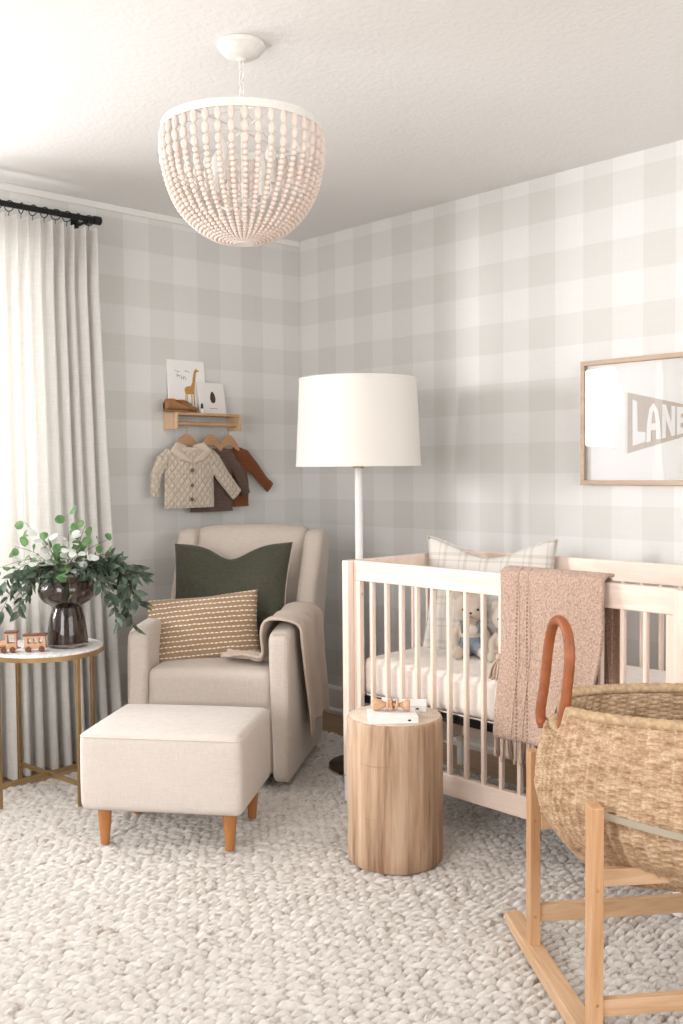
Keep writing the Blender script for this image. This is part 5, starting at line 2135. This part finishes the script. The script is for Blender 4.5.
for x in (0.0, LEN):
    sg = 1 if x == 0 else -1
    b = MB()
    # runner: long foot, slightly rocker shaped
    n = 20
    vs = []
    for i in range(n + 1):
        y = lerp(-0.030, -0.86, i / n)
        k = (2 * i / n - 1) ** 2
        z0 = 0.010 * k
        z1 = 0.036 + 0.004 * k
        for (xx, zz) in ((-0.0225, z0), (0.0225, z0), (0.0225, z1), (-0.0225, z1)):
            vs.append((x + xx, y, zz))
    fs = []
    for i in range(n):
        for k in range(4):
            fs.append((i * 4 + k, i * 4 + (k + 1) % 4, (i + 1) * 4 + (k + 1) % 4, (i + 1) * 4 + k))
    fs += [(0, 3, 2, 1), tuple(n * 4 + k for k in range(4))]
    b.add(vs, fs)
    b.build('runner', M['pine_y'], bs, smooth=False, bevel=0.002)
    for (ya, yb) in ((-0.222, -0.184), (-0.636, -0.594)):
        x0, x1 = sorted((x - sg * 0.012, x + sg * 0.014))
        MB().box((x0, ya, 0.030), (x1, yb, 0.530)).build('post', M['pine_z'], bs, bevel=0.0025)
        for zz in (0.11, 0.355):
            q = MB()
            q.lathe([(0, 0), (0.0035, 0), (0.0035, 0.0008), (0, 0.0008)], 12).xform(Matrix.Translation((x, ya, zz)) @ Matrix.Rotation(pi / 2, 4, 'X'))
            q.build('dowel_plug', M['leg_wood'], bs)
for (y, zz, h_) in ((-0.203, 0.092, 0.044), (-0.618, 0.080, 0.036)):
    sbar('cross_rail', (0.014, y - 0.010, zz), (LEN - 0.014, y + 0.010, zz + h_), M['pine_x'])
for y in (-0.215, -0.560):
    sbar('cradle_rail', (0.014, y - 0.010, 0.333), (LEN - 0.014, y + 0.008, 0.372), M['pine_x'])

# basket
M_w = NT('wicker')
t = M_w
t.set(rough=0.7, spec=0.25)
n1 = t.noise(t.mapping((30, 30, 60)), 1, 4, 0.6)
n2 = t.noise(t.mapping((140, 140, 300)), 1, 3)
t.color(t.ramp(t.math('ADD', t.math('MULTIPLY', n1, 0.6), t.math('MULTIPLY', n2, 0.4)), [(0.33, (0.26, 0.155, 0.085)), (0.5, (0.49, 0.335, 0.21)), (0.66, (0.70, 0.54, 0.385))]))
t.bump(n2, 0.4, 0.0015)
M['wicker'] = t.m
M['wicker_rim'] = plain('wicker_rim_reed', (0.46, 0.32, 0.19), 0.7, var=0.28, vscale=90, bump=0.5, bscale=300)

BA, BBW = 0.400, 0.195            # half length / half width of the rim
B_ang = radians(-16)
tipp = Vector((-0.010, -0.385, 0))
bc = tipp + Vector((cos(B_ang), sin(B_ang), 0)) * BA
wc = SO + E2 * bc.x + E1 * (-bc.y)
BZ = 0.690
bk_ = thing('moses_basket', 'oval woven seagrass moses basket with brown leather handles resting on the stand', 'basket', (wc.x, wc.y, 0), S_rz + B_ang)


def rim_z(a):
    """rim height round the oval; dips under the two end handles"""
    d1 = abs(((a - pi + pi) % (2 * pi)) - pi)
    e = 0.0
    for c0 in (pi, 0.0):
        d = abs(((a - c0 + pi) % (2 * pi)) - pi)
        yy_ = BBW * abs(sin(d)) if d < pi / 2 else 1
        e = max(e, 1 - sst(0.062, 0.078, yy_))
    return BZ - 0.050 * e


def oval(a, k=1.0, dx=0.0):
    p = 2.25
    ca, sa = cos(a), sin(a)
    return (k * (BA + dx) * math.copysign(abs(ca) ** (2 / p), ca), k * (BBW + dx) * math.copysign(abs(sa) ** (2 / p), sa))


# wall profile: (fraction down, outward offset, height)
zs_ = [0.0, 0.12, 0.30, 0.48, 0.62, 0.74, 0.84, 0.92, 0.97, 1.0]
off_ = [0.0, 0.014, 0.030, 0.036, 0.022, -0.014, -0.062, -0.115, -0.150, -0.180]
hz_ = [0.69, 0.64, 0.57, 0.50, 0.445, 0.388, 0.338, 0.300, 0.281, 0.274]


def wall_pt(a, w, inner):
    zt = rim_z(a)
    o = interp(zs_, off_, w)
    z = interp(zs_, hz_, w)
    # keep top at the dipped rim
    z = min(z, lerp(zt, z, sst(0, 0.35, w)))
    x, y = oval(a, 1.0, o)
    return x, y, z


NA, NW = 792, 200


def weave(inner):
    mb = MB()

    def F(u, v):
        a = 2 * pi * u
        x, y, z = wall_pt(a, v, inner)
        l_ = sqrt(x * x + y * y) or 1
        # outward direction of the oval
        nx_, ny_ = x / (BA ** 2), y / (BBW ** 2)
        nl = sqrt(nx_ * nx_ + ny_ * ny_) or 1
        nx_, ny_ = nx_ / nl, ny_ / nl
        ph_ = u * 88 * 2 * pi
        row = v * 66
        ri_ = int(row)
        fr2 = row - ri_
        over = sin(ph_ * 0.5 + (pi if ri_ % 2 else 0))
        h = 0.0022 * over * sin(pi * fr2) + 0.0022 * sin(pi * fr2)
        h += 0.0060 * max(0, cos(ph_ * 1.0)) ** 1.3
        h += 0.003 * nz(x * 9, y * 9, z * 12)
        d = h if not inner else -0.011 + h * 0.7
        return (x + nx_ * d, y + ny_ * d, z + (0.009 if inner and v > 0.9 else 0))
    mb.grid(F, NA, NW, cu=True)
    # close the bottom
    base = len(mb.v)
    ring0 = NW * NA
    k = 8
    prev = list(range(ring0, ring0 + NA))
    cz = mb.v[ring0][2]
    for j in range(1, k):
        s_ = 1 - j / k
        cur = []
        for i in range(NA):
            p = mb.v[ring0 + i]
            cur.append(len(mb.v))
            mb.v.append((p[0] * s_, p[1] * s_, lerp(p[2], cz, .5) + 0.002 * sin(i * .5) * sin(j * 2)))
        for i in range(NA):
            i2 = (i + 1) % NA
            mb.f.append((prev[i], prev[i2], cur[i2], cur[i]))
            mb.mi.append(0)
        prev = cur
    mb.f.append(tuple(prev))
    mb.mi.append(0)
    if inner:
        mb.f = [tuple(reversed(q)) for q in mb.f]
    return mb


wo = weave(False)
wi = weave(True)
wo.add(wi.v, wi.f)
wo.build('woven_body', M['wicker'], bk_, ang=180)
b = MB()
pth = []
for i in range(260):
    a = 2 * pi * i / 260
    x, y = oval(a, 1.0, -0.003)
    pth.append((x, y, rim_z(a) + 0.004))
# wrapped reed: ridged tube
rad_ = [0.0125 + 0.0012 * sin(i * 2.1) for i in range(260)]
b.tube(pth, rad_, 12, closed=True)
b.build('wrapped_rim', M['wicker_rim'], bk_, ang=180)
for sx in (-1, 1):
    # handle at each end: a tall leather-wrapped loop rising from the dip
    b = MB()
    hw = 0.064
    hw = 0.060
    pts = [(BA + 0.004, -hw, 0.622), (BA + 0.012, -hw, 0.655), (BA + 0.002, -hw, 0.73), (BA - 0.006, -hw * 0.96, 0.815), (BA - 0.008, -hw * 0.62, 0.868),
           (BA - 0.008, 0, 0.886), (BA - 0.008, hw * 0.62, 0.868), (BA - 0.006, hw * 0.96, 0.815), (BA + 0.002, hw, 0.73), (BA + 0.012, hw, 0.655), (BA + 0.004, hw, 0.622)]
    pts = [(sx * (p[0] - 0.007) - 0.36 * p[1], p[1], p[2]) for p in pts]
    P = spline(pts, 90)
    b.tube(P, [0.0122 + 0.0004 * sin(i * 2.2) + (0.002 if i < 6 or i > 84 else 0) for i in range(91)], 14)
    hd = b.build('handle', M['leather'], bk_, ang=180)
    b = MB()
    q = [p + Vector((sx * 0.0095, 0.0035 * sin(i * 1.4), 0.0)) for i, p in enumerate(P)]
    b.tube(q, 0.0017, 6)
    b.build('lacing', M['leather_dark'], hd, ang=180)

# strap from post to post round the basket's flank
b = MB()
for (ys, sgn) in ((-0.594, -1), (-0.222, 1)):
    pts = []
    for i in range(31):
        t_ = i / 30
        x = lerp(0.012, LEN - 0.012, t_)
        bulge = sin(pi * t_) ** 0.8
        # follow the basket flank at that station
        c_, s_ = cos(B_ang), sin(B_ang)
        best = None
        for j in range(181):
            a = pi * j / 180 * (1 if sgn > 0 else -1)
            ox, oy = oval(a, 1.0, 0.040)
            wx_ = bc.x + ox * c_ - oy * s_
            wy_ = bc.y + ox * s_ + oy * c_
            if best is None or abs(wx_ - x) < best[0]:
                best = (abs(wx_ - x), wy_)
        yb_ = best[1]
        y = min(ys, yb_ - 0.004) if sgn < 0 else max(ys, yb_ + 0.004)
        pts.append((x, y, 0.505 - 0.050 * sin(pi * t_) ** 0.9))
    # smooth the y
    for _ in range(6):
        pts = [pts[0]] + [(pts[i][0], (pts[i - 1][1] + 2 * pts[i][1] + pts[i + 1][1]) / 4, pts[i][2]) for i in range(1, 30)] + [pts[-1]]
    m = MB()
    vs = []
    for (x, y, z) in pts:
        for (dy, dz) in ((-0.0015, -0.0075), (0.0015, -0.0075), (0.0015, 0.0075), (-0.0015, 0.0075)):
            vs.append((x, y + dy, z + dz))
    fs = []
    for i in range(30):
        for k in range(4):
            fs.append((i * 4 + k, i * 4 + (k + 1) % 4, (i + 1) * 4 + (k + 1) % 4, (i + 1) * 4 + k))
    fs += [(0, 3, 2, 1), (120, 121, 122, 123)]
    m.add(vs, fs)
    m.build('strap', M['satin_strap'], bs, ang=30)
